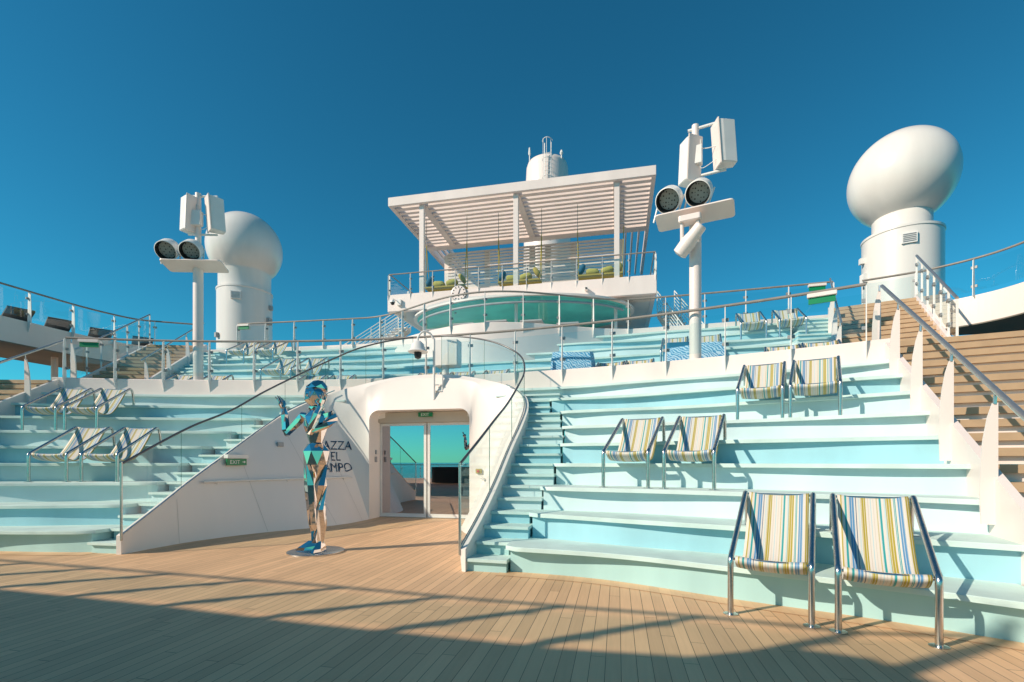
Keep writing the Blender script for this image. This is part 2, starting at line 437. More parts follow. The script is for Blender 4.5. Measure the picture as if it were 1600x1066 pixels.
terrace(1, 'pale aqua and blue stepped seating terrace on the right of the white entrance')
terrace(-1, 'aqua and blue stepped seating terrace in dappled shade on the left of the entrance')

b = MB()
for side in (1, -1):
    vv = [side * (3.0 + 4.9 * i / 40) for i in range(41)]
    b.grid([[(v, riser(1, v) - .24, .004) for v in vv], [(v, riser(1, v) + .05, .004) for v in vv]])
struct(b.build('deck_border', 'deck_plain'))

# ------------------------------------------------------------------ entrance portal (curved flaring wall round the doors)
Bp = [(2.54, 5.66, 0), (2.55, 6.3, 0), (2.48, 6.95, 0), (2.14, 7.9, 0), (1.56, 8.8, 0), (1.29, 9.45, 0), (1.22, 10.05, 0), (1.2, 10.32, 0)]
Tp = [(2.52, 5.64, .27), (2.58, 6.3, .64), (2.62, 6.95, 1.03), (2.63, 7.8, 1.52), (2.65, 8.6, 1.98), (2.62, 9.3, 2.38), (2.46, 9.85, 2.68), (2.18, 10.2, 2.9)]
Tq = [(2.18, 10.2, 2.9), (1.9, 10.33, 3.03), (1.5, 10.46, 3.15), (1.1, 10.56, 3.25), (.6, 10.63, 3.33), (0, 10.66, 3.36)]
NB = 42
Bc = catmull(Bp, NB); Tc = catmull(Tp + [Tq[1]], NB * 8 // 7)[:NB + 1]
Bq = [Vector((1.2, 10.32, z)) for z in [2.28 * i / 12 for i in range(13)]]
for i in range(1, 9):
    a = R(90 * i / 8); Bq.append(Vector((1.2 - .22 + .22 * math.cos(a), 10.32, 2.28 + .22 * math.sin(a))))
for i in range(1, 9): Bq.append(Vector((0.98 * (1 - i / 8), 10.32, 2.5)))
Tq_ = resample(catmull([Tc[-1]] + [Vector(p) for p in Tq[1:]], 60), count=len(Bq) - 1)
Ball = Bc + Bq[1:]; Tall = Tc + Tq_[1:]
def wall_pt(B, Tt, t):
    p = B.lerp(Tt, t)
    return p
port = thing('entrance_portal', 'white flaring wall curving around the glass doors with an arched top', 'entrance wall', (0, 10.3, 0))
def mir(p, s): return Vector((p[0] * s, p[1], p[2]))
b = MB()
for s in (1, -1):
    rows = []
    for t in (0, .15, .3, .45, .6, .75, .88): rows.append([mir(wall_pt(B, q, t), s) for B, q in zip(Ball, Tall)])
    # top rim leans back a little, then caps
    rim = []
    for i, (B, q) in enumerate(zip(Ball, Tall)):
        m_ = min(1, max(0, (i - 20) / 25)); rim.append(mir(Vector((q[0], q[1] + 0.10 * m_, q[2])), s))
    rows.append(rim)
    outer = []
    for i, q in enumerate(Tall):
        a = Tall[max(0, i - 1)]; c = Tall[min(len(Tall) - 1, i + 1)]; d = Vector((c[0] - a[0], c[1] - a[1], 0)).normalized()
        nrm = Vector((d.y, -d.x, 0))
        if i >= len(Tall) - 25: nrm = nrm.lerp(Vector((0, 1, 0)), min(1, (i - (len(Tall) - 25)) / 10))
        if nrm.x < 0 and i < 30: nrm = -nrm
        m_ = min(1, max(0, (i - 20) / 25))
        outer.append(mir(q + Vector((0, .1 * m_, 0)) + nrm.normalized() * 0.075, s))
    rows.append(outer)
    rows.append([Vector((p.x, p.y, max(-0.02, p.z - (0.9 if p.z > 1.2 else p.z + .02)))) for p in outer])
    b.grid(rows)
    # end cap of the wall at the deck
    k0 = [r[0] for r in rows]
    b.add(k0, [tuple(range(len(k0)))])
    # jamb running back to the doors
    b.grid([[mir(p, s) for p in ([Vector((1.2, 10.32, 0))] + Bq[1:])], [mir((p.x, p.y + .62, p.z), s) for p in ([Vector((1.2, 10.32, 0))] + Bq[1:])]])
b.build('wall', 'portal', port, smooth=32)
M['seam'] = paint('panel_seam', (.50, .47, .43), 0.6, 0.05)
for s in (1, -1):
    for k in (9, 19, 28, 36):
        rr_ = []
        for t in (0.01, .15, .3, .45, .6, .75, .87):
            p = mir(Ball[k].lerp(Tall[k], t), s); q = mir(Ball[k + 1].lerp(Tall[k + 1], t), s); d = (q - p).normalized()
            n_ = Vector((d.y, -d.x, 0)).normalized()
            if n_.x * s > 0: n_ = -n_
            rr_.append([p + n_ * .003 - d * .003, p + n_ * .003 + d * .003])
        b = MB(); b.grid(rr_); b.build('panel_seam', 'seam', port)
# lettering on the left wing of the wall
def wall_curve(z, s=-1):
    pts = []
    for B, q in zip(Ball[:NB + 13], Tall[:NB + 13]):
        if q.z <= z or B.z > z: continue
        p = B.lerp(q, (z - B.z) / (q.z - B.z)); pts.append(mir(p, s))
    return pts
def at_len(pts, d):   # distance measured backwards from the door end
    P = pts[::-1]; acc = 0
    for a, c in zip(P, P[1:]):
        l = (c - a).length
        if acc + l >= d:
            t = (d - acc) / l; tg = (a - c).normalized()
            return a.lerp(c, t), tg
        acc += l
    return P[-1], (P[-2] - P[-1]).normalized()
def text_mesh(body, size):
    cu = bpy.data.curves.new('t', 'FONT'); cu.body = body; cu.size = size; cu.resolution_u = 3
    o = bpy.data.objects.new('t', cu); C.objects.link(o)
    bpy.context.view_layer.update()
    dg = bpy.context.evaluated_depsgraph_get()
    me = bpy.data.meshes.new_from_object(o.evaluated_get(dg))
    v = [tuple(x.co) for x in me.vertices]; f = [tuple(p.vertices) for p in me.polygons]
    bpy.data.objects.remove(o); bpy.data.curves.remove(cu); bpy.data.meshes.remove(me)
    return v, f
b = MB()
CAP = 0.20
for body, ztop, ins in (('PIAZZA', 1.80, .40), ('DEL', 1.55, .68), ('CAMPO', 1.30, .40)):
    v, f = text_mesh(body, CAP / 0.69)
    xs = [p[0] for p in v]; x0, x1 = min(xs), max(xs); wdt = (x1 - x0) * 0.90
    vs = []
    for x, y, z in v:
        zz = ztop - CAP + y
        P = wall_curve(zz)
        pt, tg = at_len(P, ins + (x1 - x) * 0.90)
        nrm = Vector((tg.y, -tg.x, 0)).normalized()
        if nrm.y > 0: nrm = -nrm
        vs.append(pt + nrm * 0.012)
    b.add(vs, f)
b.build('lettering', 'letter', port)
# slim white wall rails
for s, a0, a1 in ((-1, .45, 3.7), (1, .3, 1.4)):
    pts = []
    for i in range(15):
        pt, tg = at_len(wall_curve(0.98, s), a0 + (a1 - a0) * i / 14)
        n_ = Vector((tg.y, -tg.x, 0)).normalized()
        if n_.y > 0: n_ = -n_
        pts.append(pt + n_ * 0.06)
    b = MB(); b.tube(pts, 0.02, 8)
    for i in (1, 7, 13):
        b.tube([pts[i] + Vector((0, 0, -.01)), pts[i] + Vector((-.02 * s * -1, .06, -.05))], 0.012, 6)
    b.build('wall_rail', 'white_metal', port, smooth=40)

# ------------------------------------------------------------------ doors
dt = thing('sliding_door', 'dark reflective double glass sliding doors in slim white frames', 'door', (0, 10.9, 0))
for s in (-1, 1):
    b = MB(); y = 10.86
    x0, x1 = (0.015, 1.19)
    for (a, c, z0, z1) in ((x0, x0 + .06, 0.02, 2.24), (x1 - .045, x1, 0.02, 2.24), (x0 + .06, x1 - .045, 0.02, .10), (x0 + .06, x1 - .045, 2.18, 2.24)):
        b.box((s * (a + c) / 2, y, (z0 + z1) / 2), (c - a, .05, z1 - z0))
    lf = b.build('door_leaf', 'white_metal', dt)
    b = MB(); b.box((s * (x0 + x1) / 2, y, 1.14), (x1 - x0 - .09, .012, 2.1)); b.build('glass', 'door_glass', lf)
b = MB(); b.box((0, 10.84, 2.37), (2.39, .18, .25)); b.build('header', 'header', dt, bevel=.01)
b = MB(); b.box((0, 10.86, .012), (2.38, .12, .02)); b.build('threshold', 'steel', dt)
# dark lobby behind the doors
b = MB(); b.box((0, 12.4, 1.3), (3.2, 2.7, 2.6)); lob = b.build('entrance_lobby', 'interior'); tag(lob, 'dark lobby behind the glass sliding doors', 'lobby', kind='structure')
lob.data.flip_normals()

def exit_sign(name, label, c, d, rz, body, size, group=None, flip=False):
    t = thing(name, label, 'sign', c, 0, group)
    rm = Matrix.Rotation(rz, 3, 'Z')
    b = MB(); b.box(c, d, rz); b.build('panel', 'green', t)
    if body:
        v, f = text_mesh(body, size); xs = [p[0] for p in v]; ys = [p[1] for p in v]
        cx, cy = (min(xs) + max(xs)) / 2, (min(ys) + max(ys)) / 2
        b = MB(); b.add([Vector(c) + rm @ Vector((x - cx, -d[1] / 2 - .004, y - cy)) for x, y, z in v], f); b.build('lettering', 'white_letter', t)
    return t
exit_sign('exit_sign', 'small green exit sign hanging above the glass doors', (0.02, 10.70, 2.42), (.34, .04, .1), 0, 'EXIT', .10)

# ------------------------------------------------------------------ middle stair flights
def vwall(u):
    for a, c in zip(Tall, Tall[1:]):
        if a.y <= u <= c.y: return a.x + (c.x - a.x) * (u - a.y) / max(1e-6, c.y - a.y)
    return Tall[0].x if u < Tall[0].y else 2.0
def vs_at(u):
    ks = list(VS); us = [lip(k, VS[k]) for k in ks]
    if u <= us[0]: return VS[1]
    for i in range(len(ks) - 1):
        if us[i] <= u <= us[i + 1]:
            t = (u - us[i]) / (us[i + 1] - us[i]); return VS[ks[i]] + t * (VS[ks[i + 1]] - VS[ks[i]])
    return VS[9]
for side, lab in ((1, 'aqua stair flight climbing beside the curved glass right of the doors'), (-1, 'aqua stair flight climbing beside the curved glass left of the doors')):
    t = thing('stair_flight', lab, 'stairs', (side * 2.9, 5.65, 0))
    for i in range(1, 19):
        z1 = 0.1625 * i; u0 = 5.65 + 0.29 * (i - 1); u1 = u0 + 0.29 + (0.12 if i < 18 else 0)
        k = (i + 1) // 2
        va = vwall(u0 + .1) + 0.07; vb = VS[min(k, 8)] - (.012 if i % 2 else .047)
        if i >= 17: vb = 3.2
        if i == 18: continue
        sl = -0.10 if i > 2 else 0.10     # step edges swing slightly round the curve
        def q(v, u, z): return (side * v, u - 0.05 * (v - va), z)
        b = MB()
        b.hexa([q(va, u0 + .05, z1 - .19), q(vb - .02, u0 + .05, z1 - .19), q(vb - .02, u1, z1 - .19), q(va, u1, z1 - .19),
                q(va, u0 + .05, z1 - .045), q(vb - .02, u0 + .05, z1 - .045), q(vb - .02, u1, z1 - .045), q(va, u1, z1 - .045)])
        st = b.build('step', RIS[k], t)
        b = MB()
        b.hexa([q(va, u0, z1 - .044), q(vb, u0, z1 - .044), q(vb, u1, z1 - .044), q(va, u1, z1 - .044),
                q(va, u0, z1 - .003), q(vb, u0, z1 - .003), q(vb, u1, z1 - .003), q(va, u1, z1 - .003)])
        b.build('tread', 'tread' if k % 3 else 'tread_b', st, bevel=.004)

# ------------------------------------------------------------------ landing, parapets, upper terraces
b = MB()
pv = [-9.2 + 18.4 * i / 60 for i in range(61)]
b.grid([[(v, parapet_u(v) + .1, 2.66) for v in pv], [(v, 13.2, 2.66) for v in pv]])
struct(b.build('landing_floor', 'deck_plain'))
def wall_strip(b, f, vs, th, z0, z1, dirn=1):
    """a wall following u=f(v), thickness th behind the front face"""
    fr0 = [(v, f(v), z0) for v in vs]; fr1 = [(v, f(v), z1 - .015) for v in vs]; fr2 = [(v, f(v) + .015, z1) for v in vs]
    bk2 = [(v, f(v) + th, z1) for v in vs]; bk0 = [(v, f(v) + th, z0) for v in vs]
    b.grid([fr0, fr1, fr2, bk2, bk0])
    for i in (0, -1): b.add([fr0[i], fr1[i], fr2[i], bk2[i], bk0[i]], [(0, 1, 2, 3, 4)])
par = thing('parapet', 'long curved white parapet above the lower seating terraces', 'parapet', (0, 10.95, 2.9))
b = MB(); wall_strip(b, parapet_u, [-8.8 + 17.58 * i / 70 for i in range(71)], .14, 2.2, 3.345); b.build('wall', 'white', par, smooth=40)

def up_u(v):
    a = abs(v - 0.45)
    s_ = 15.55 - 0.0045 * v * v
    if a < 4.6: s_ -= 1.72 * (0.5 + 0.5 * math.cos(math.pi * a / 4.6)) ** 0.9
    return s_
upar = thing('upper_parapet', 'white upper parapet bulging forward around the bar terrace', 'parapet', (0, 15.5, 4.2))
b = MB(); wall_strip(b, up_u, [-10.6 + 21.0 * i / 110 for i in range(111)], .16, 3.4, 5.4); b.build('wall', 'white', upar, smooth=40)
b = MB(); pv = [-10.6 + 21.2 * i / 90 for i in range(91)]
b.grid([[(v, up_u(max(-10.3, min(10.3, v))) + .12, 5.25) for v in pv], [(v * 1.15, 34, 5.25) for v in pv]])
struct(b.build('bar_terrace_floor', 'soffit'))

def ulip(j, v):
    return 11.6 + 0.5 * (j - 1) - (0.016 - 0.0017 * (j - 1)) * v * v + 0.05 * math.sin(0.9 * v + 2.1 * j) + 0.02 * math.sin(2.3 * v + 1.3 * j)
def urise(j, v): return ulip(j, v) + 0.07 + 0.03 * math.sin(1.3 * v + 1.9 * j)
def uend(u): return 8.75 + (u - 11.4) * 0.36
for side, lab in ((1, 'upper right seating terrace of pale aqua tiers behind the parapet glass'), (-1, 'upper left seating terrace of pale aqua tiers behind the parapet glass')):
    t = thing('upper_terrace', lab, 'seating terrace', (side * 5, 12.5, 2.6))
    for j in range(1, 9):
        z1 = 2.55 + T * j; z0 = z1 - T - .02; h = .05
        va, vb = 0.0, uend(ulip(j, side * 9)) - (0.85 if j > 1 else 0)
        N = 40; vs = [va + (vb - va) * i / N for i in range(N + 1)]
        b = MB()
        b.grid([[(side * v, urise(j, side * v), z0) for v in vs], [(side * v, urise(j, side * v), z1 - h) for v in vs]])
        bu = ulip(j, side * vb) + .75
        b.add([(side * vb, urise(j, side * vb), z0), (side * vb, bu, z0), (side * vb, bu, z1 - h), (side * vb, urise(j, side * vb), z1 - h)], [(0, 1, 2, 3)])
        tr = b.build('tier', ['r_pale2', 'r_blue', 'r_pale', 'r_pale2', 'r_blue', 'r_pale', 'r_blue', 'r_pale'][j - 1], t, smooth=40)
        b = MB()
        rows = [[(side * v, urise(j, side * v) + .02, z1 - h) for v in vs], [(side * v, ulip(j, side * v), z1 - h) for v in vs], [(side * v, ulip(j, side * v), z1) for v in vs], [(side * v, ulip(j, side * v) + .78, z1) for v in vs]]
        b.grid(rows)
        e = [r[-1] for r in rows] + [(side * vb, ulip(j, side * vb) + .78, z1 - h)]
        b.add(e, [tuple(range(5))])
        b.build('tread', 'tread' if j % 3 else 'tread_b', tr, smooth=40)
    # aisle steps at the outer end
    a = thing('aisle_stair', 'narrow aqua aisle steps at the outer end of the upper %s terrace' % ('right' if side > 0 else 'left'), 'stairs', (side * 9.2, 12.3, 2.7))
    for i in range(3, 17):
        z1 = 2.55 + .1625 * i; u0 = 11.25 + .26 * (i - 2)
        vb = uend(u0) - .02; va = vb - .83
        uu = u0 - 0.4
        b = MB(); b.hexa([(side * va, uu + .04, z1 - .2), (side * vb, uu + .04, z1 - .2), (side * vb, uu + .42, z1 - .2), (side * va, uu + .42, z1 - .2),
                          (side * va, uu + .04, z1 - .04), (side * vb, uu + .04, z1 - .04), (side * vb, uu + .42, z1 - .04), (side * va, uu + .42, z1 - .04)])
        st = b.build('step', 'r_blue' if i % 4 < 2 else 'r_pale', a)
        b = MB(); b.box((side * (va + vb) / 2, uu + .21, z1 - .018), (vb - va, .42, .04)); b.build('tread', 'tread', st)

# ------------------------------------------------------------------ glass balustrades
def balustrade(name, label, path, zf, hgt=0.95, spacing=1.08, post='fin', drop=.33, group='glass balustrades', gtop=.80, rail='rail', rr=.027, blade=.085, skip_first=False, outw=None, gbot=.10):
    """path: list of (v,u) in plan, base height zf(number) ; posts are steel blades clamped to the outer face"""
    P = [Vector((x[0], x[1], x[2] if len(x) > 2 else zf)) for x in path]
    t = thing(name, label, 'balustrade', P[len(P) // 2], 0, group)
    b = MB(); b.tube([p + Vector((0, 0, hgt)) for p in P], rr, 10); b.build('handrail', rail, t, smooth=50)
    Q = resample(P, step=spacing)
    fine = resample(P, step=.18)
    n = len(Q)
    for i, p in enumerate(Q):
        a = Q[max(0, i - 1)]; c = Q[min(n - 1, i + 1)]; d = Vector((c.x - a.x, c.y - a.y, 0)).normalized()
        nr = Vector((d.y, -d.x, 0))
        if outw is not None and nr.dot(Vector((outw[0], outw[1], 0))) < 0: nr = -nr
        if outw is None and nr.y > 0: nr = -nr
        b = MB(); th = .014
        prof = [(0.05, hgt - .02), (0.05 + blade * .75, hgt - .05), (.05 + blade, .35), (.05 + blade, -.02), (.055, -drop), (0.02, -drop), (0.02, 0)] if post == 'fin' else [(-.02, hgt - .02), (.02, hgt - .02), (.02, -.05), (-.02, -.05)]
        sh = -.03 if post == 'fin' else 0
        b.slab([p + nr * (x + sh) + Vector((0, 0, z)) - d * th / 2 for x, z in prof], d * th)
        po = b.build('post', 'white_metal', t)
        for zz in (.22, gtop - .12):
            b = MB(); sh_ = .03 if i == 0 else (-.03 if i == n - 1 else 0)
            b.box(p + d * sh_ + nr * .012 + Vector((0, 0, zz)), (.12 if not sh_ else .06, .034, .06), math.atan2(d.y, d.x))
            b.build('clamp', 'clamp', po)
    for i in range(n - 1):
        a, c = Q[i], Q[i + 1]
        seg = [a] + [p for p in fine if 0 < (p - a).dot(c - a) < (c - a).length_squared and (p - a.lerp(c, .5)).length < spacing * .75] + [c]
        seg = resample(seg, count=4)
        d0 = (seg[1] - seg[0]).normalized(); d1 = (seg[-1] - seg[-2]).normalized()
        seg[0] = seg[0] + d0 * .03; seg[-1] = seg[-1] - d1 * .03
        b = MB()
        r0 = [p + Vector((0, 0, gbot)) for p in seg]; r1 = [p + Vector((0, 0, gtop)) for p in seg]
        b.grid([r0, r1]); b.build('glass_panel', 'glass', t, smooth=60)
    return t
lv = [-8.55 + 17.0 * i / 60 for i in range(61)]
balustrade('glass_balustrade', 'long glass balustrade with grey handrail along the lower curved parapet', [(v, parapet_u(v) + .03) for v in lv], 3.345, hgt=.955)
uv = [-9.0 + 19.2 * i / 90 for i in range(91)]
balustrade('glass_balustrade', 'glass balustrade with wavy handrail along the upper parapet under the bar', [(v, up_u(v) + .03) for v in uv], 5.4, hgt=.9, spacing=1.12)

# curved glass following the portal stairs
def rail_curve(s):
    pts = [(2.52, 5.66, 1.30), (2.58, 6.3, 1.62), (2.62, 6.95, 1.93), (2.63, 7.8, 2.28), (2.65, 8.6, 2.70), (2.62, 9.3, 3.06), (2.45, 10.0, 3.46), (2.16, 10.38, 3.74), (1.65, 10.58, 4.0), (1.0, 10.72, 4.17), (.35, 10.86, 4.27)]
    return [mir(p, s) for p in catmull(pts, 60)]
def bottom_at(p, s):
    best = min(Tall, key=lambda q: (q.x - p.x * s) ** 2 + (q.y - p.y) ** 2)
    i = Tall.index(best)
    return mir(best, s)
for s, lab in ((1, 'curved frameless glass railing sweeping up the stairs right of the doors'), (-1, 'curved frameless glass railing rising along the wall left of the doors')):
    rc = rail_curve(s)
    t = thing('stair_balustrade', lab, 'balustrade', (s * 2.3, 5.66, .2), 0, 'glass balustrades')
    b = MB(); b.tube(rc, .018, 10); b.build('handrail', 'dark_rail', t, smooth=50)
    b = MB(); b.tube([Vector((s * 2.52, 5.645, .20)), Vector((s * 2.52, 5.645, 1.31))], .017, 8); b.build('end_post', 'steel', t, smooth=50)
    nseg = 6; per = 60 // nseg
    for g in range(nseg):
        seg = rc[g * per:(g + 1) * per + 1]
        lo, hi = [], []
        for i, p in enumerate(seg):
            q = bottom_at(p, s); zb = q.z if p.y < 10.3 else max(q.z, 3.1)
            pb = Vector((p.x, p.y, zb)); dd = .012 if i == 0 else 0
            lo.append(pb); hi.append(Vector((p.x, p.y, p.z - .01)))
        d0 = (seg[1] - seg[0]).normalized() * .008; lo[0] = lo[0] + d0; hi[0] = hi[0] + d0
        d0 = (seg[-2] - seg[-1]).normalized() * .008; lo[-1] = lo[-1] + d0; hi[-1] = hi[-1] + d0
        b = MB(); b.grid([lo, hi]); gp = b.build('glass_panel', 'glass', t, smooth=60)
        b = MB(); b.tube([lo[-1], hi[-1]], .005, 4); b.build('edge', 'edge', gp)
    b = MB(); b.tube([bottom_at(p, s) + Vector((0, 0, .012)) for p in rc[:44]], .012, 6); b.build('base_channel', 'steel', t, smooth=50)

# ------------------------------------------------------------------ wooden side stairs
def frame(side, o, d):
    d = Vector((side * d[0], d[1], 0)).normalized(); w = Vector((side * abs(d.y), -abs(d.x) * 1, 0))
    return Vector((side * o[0], o[1], 0)), d, w
def side_stair(label, side, o, dv, z0, n, rise, run, width, stringers):
    O, d, w = frame(side, o, dv)
    t = thing('wooden_stair', label, 'stairs', O + Vector((0, 0, z0)))
    for i in range(n):
        z1 = z0 + rise * (i + 1); a = O + d * (run * i)
        b = MB()
        p = [a + d * .06, a + d * .06 + w * width, a + d * (run + .1) + w * width, a + d * (run + .1)]
        b.hexa([x + Vector((0, 0, z1 - rise)) for x in p] + [x + Vector((0, 0, z1 - .085)) for x in p])
        st = b.build('step', 'white', t)
        p = [a, a + w * width, a + d * (run + .1) + w * width, a + d * (run + .1)]
        b = MB(); b.hexa([x + Vector((0, 0, z1 - .084)) for x in p] + [x + Vector((0, 0, z1 - .002)) for x in p]); b.build('tread', 'stair_wood', st)
    for off in stringers:
        L = run * n; A = O + w * off
        e = Vector((0, 0, 1)); b = MB()
        hh = [(A - d * .15) + e * (z0 - .02), (A - d * .15) + e * (z0 + .16), A + d * L + e * (z0 + rise * n + .10), A + d * (L + .1) + e * (z0 + rise * n + .10), A + d * (L + .1) + e * (z0 - .02)]
        b.slab(hh, w * -.07); b.build('stringer', 'white', t)
    return t
def fin_rail(label, side, o, dv, z0, slope, ts, L0, L1, off, hgt=.93, rr=.027, tall=None):
    O, d, w = frame(side, o, dv); O = O + w * off
    t = thing('stair_handrail', label, 'handrail', O + Vector((0, 0, z0)), 0, 'handrails of the wooden stairs')
    e = Vector((0, 0, 1))
    b = MB(); b.tube([O + d * L0 + e * (z0 + slope * L0 + hgt), O + d * L1 + e * (z0 + slope * L1 + hgt)], rr, 12); b.build('rail', 'steel_pale', t, smooth=50)
    for x in ts:
        c = O + d * x + e * (z0 + slope * x); H = hgt - .11
        prof = [(0.015, H), (-.02, H), (-.055, H * .84), (-.085, H * .6), (-.104, H * .32), (-.11, .02), (-.10, -.28), (0.015, -.28)]
        b = MB(); b.slab([c + w * (a) + e * z for a, z in prof], d * .03); f = b.build('fin', 'white', t)
        b = MB(); b.tube([c + w * -.01 + e * (H - .01), c + w * -.005 + e * (hgt - .02)], .013, 6); b.build('pin', 'steel', f)
    return t
M['steel_pale'] = paint('pale_steel_rail', (0.60, 0.57, 0.54), 0.35, 0.08, metal=0.85, scale=8)
for side, nm in ((1, 'right'), (-1, 'left')):
    side_stair('wide wooden stair with white risers at the far %s of the lower terraces' % nm, side, (7.34, 3.45), (.238, .971), 0, 20, .1625, .2985, 3.9, (0.0,))
    fin_rail('sloping steel handrail on white fins beside the lower %s wooden stair' % nm, side, (7.2, 3.4), (.238, .971), 0, .544, (.8, 1.9, 2.97, 4.05, 5.12, 6.3), .35, 6.15, .06)
    side_stair('upper wooden stair flight rising to the %s radome deck' % nm, side, (8.95, 11.35), (.30, .954), 3.25, 13, .1654, .275, 1.75, (0.0, 1.82))
    fin_rail('slim handrail on white fins at the upper %s wooden stair beside the aqua steps' % nm, side, (8.95, 11.35), (.30, .954), 3.25, .60, (.3, 1.35, 2.4), .1, 3.5, -.03, hgt=.9, rr=.022)
    O, d, w = frame(side, (8.95, 11.35), (.30, .954)); A = O + w * 1.80
    path = [A + d * x + Vector((0, 0, 3.45 + .60 * x)) for x in (0.1, 1.2, 2.4, 3.55)]
    balustrade('stair_balustrade', 'sloping glass balustrade on white posts on the outer side of the upper %s stair' % nm, path, 0, hgt=.93, spacing=.72, post='bar', gtop=.82, rail='steel_pale', outw=(-side, 0))
b = MB()
for s in (1, -1):
    b.prism([(s * 8.82, 9.45), (s * 13.0, 8.2), (s * 13.6, 11.5), (s * 8.85, 11.7)][::s], 3.0, 3.25)
struct(b.build('side_landing', 'deck_plain'))

# ------------------------------------------------------------------ side wings (raised decks) and the bridge deck behind the viewer
def wing(label, edge, out_v, z0, z1, name='side_wing'):
    t = thing(name, label, 'raised deck', (edge[0][0], edge[0][1], z0))
    poly = list(edge) + [(out_v, edge[-1][1]), (out_v, edge[0][1])]
    b = MB(); b.prism(poly, z0 + .03, z1); b.build('slab', 'white', t)
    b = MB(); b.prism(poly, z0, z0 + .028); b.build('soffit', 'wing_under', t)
    return t
Rw = catmull([(10.95, 15.2, 0), (11.9, 14.85, 0), (12.5, 14.5, 0), (13.1, 13.9, 0), (13.4, 13.2, 0), (13.55, 12.2, 0), (13.6, 11.0, 0), (13.6, 8.0, 0), (13.6, 4.0, 0)], 50)
Lw = catmull([(-10.6, 14.9, 0), (-11.3, 14.5, 0), (-12.0, 14.0, 0), (-12.3, 13.2, 0), (-12.42, 12.3, 0), (-12.42, 11.3, 0), (-12.4, 10.3, 0), (-12.4, 8.0, 0), (-12.4, 4.0, 0), (-12.2, 1.5, 0)], 50)
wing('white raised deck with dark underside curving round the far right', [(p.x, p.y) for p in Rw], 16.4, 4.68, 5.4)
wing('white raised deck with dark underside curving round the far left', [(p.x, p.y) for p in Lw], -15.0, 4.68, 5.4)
balustrade('glass_balustrade', 'glass balustrade along the raised deck at the far right', [(p.x, p.y) for p in Rw], 5.4, hgt=.9, spacing=1.15, drop=.05, outw=(-1, -.5))
balustrade('glass_balustrade', 'glass balustrade along the raised deck at the far left in front of the dark loungers', [(p.x, p.y) for p in Lw], 5.4, hgt=.9, spacing=1.15, drop=.3, outw=(1, -.5), blade=.11)
for i, (x, y) in enumerate([(-13.2, 9.3), (-13.3, 12.3), (-13.2, 13.9), (14.4, 12.5), (14.4, 9.5)]):
    b = MB(); b.tube([(x, y, 0), (x, y, 4.68)], .09, 14)
    o = b.build('deck_column', 'white', smooth=50, base=(x, y, 0))
    tag(o, ['round white column under the left raised deck, nearest of three', 'round white column under the left raised deck, middle of three', 'round white column under the left raised deck, beside its stair', 'round white column under the right raised deck by the stair', 'round white column under the right raised deck further out'][i], 'column', 'columns under the raised decks')
# loungers on the left raised deck
def lounger(first=None):
    t = thing('sun_lounger', '', 'sun lounger', (0, 0, 0), 0, 'loungers on the left raised deck', local=True)
    b = MB(); b.box((0, .95, .33), (.6, 1.2, .07)); b.build('seat', 'lounger', t)
    rm = Matrix.Rotation(R(-22), 3, 'X')
    b = MB(); b.box((0, .05, .46), (.6, .7, .06), mat=rm); b.build('backrest', 'lounger', t)
    b = MB()
    for x in (-.26, .26):
        for y in (.15, 1.45): b.tube([(x, y, 0), (x, y, .3)], .02, 6)
    b.build('frame', 'steel', t)
    return t
lg = lounger(); lt = tree_of(lg)
ll = [(-12.75, 9.9, 'nearest dark lounger behind the left raised glass, cut by the picture edge'), (-12.8, 11.0, 'dark lounger behind the left raised glass, second from the picture edge'), (-12.85, 12.1, 'middle dark lounger of five behind the left raised glass'), (-12.75, 13.3, 'dark lounger behind the left raised glass, fourth from the picture edge'), (-12.4, 14.5, 'dark lounger farthest along the left raised deck, near the light mast')]
for i, (x, y, lab) in enumerate(ll):
    if i == 0: lg.location = (x, y, 5.17); lg.rotation_euler = (0, 0, R(78)); lg['label'] = lab
    else: dup(lg, (x, y, 5.17), R(78 - 6 * i), lab, None, lt)

# bridge deck behind the viewer (it shades the foreground)
bd = thing('bridge_deck', 'raised white bridge deck behind the viewer', 'raised deck', (-6, -4, 4.4))
edge = [(-16, -.85), (-9.1, -1.26), (-7, -1.38), (-5.2, -1.55), (-3.1, -1.66), (-2.2, -1.62), (-1.5, -1.3), (-1.0, -1.4), (-.7, -1.95), (-.2, -3.0), (-1.2, -11), (-16, -11)]
b = MB(); b.prism(edge, 4.2, 5.35); b.build('slab', 'white', bd)
b = MB()
for x, y in ((-9, -4.5), (-3, -5)): b.tube([(x, y, 0), (x, y, 4.2)], .14, 14)
b.build('column', 'white', bd, smooth=50)
balustrade('glass_balustrade', 'glass balustrade along the bridge deck behind the viewer', [(x, y) for x, y in edge[:5]] + [(-2.1, -1.8), (-.9, -1.65)], 5.35, hgt=.98, spacing=1.15, drop=.2, outw=(0, 1), blade=.14, rr=.032)
sr = [(-15, -13.5), (-8, -14), (0, -14.2), (8, -14), (15, -13.5)]
balustrade('glass_balustrade', 'glass balustrade at the stern behind the viewer', sr, 0, hgt=1.1, spacing=1.5, post='bar', gtop=.95, outw=(0, -1), rail='dark_rail')
b = MB(); b.rbox((-4.5, -8.5, .5), (5.5, 2.0, 1.0), .4); o = b.build('low_planter', 'black', base=(-4.5, -8.5, 0), smooth=40); tag(o, 'low black counter on the deck behind the viewer', 'counter')

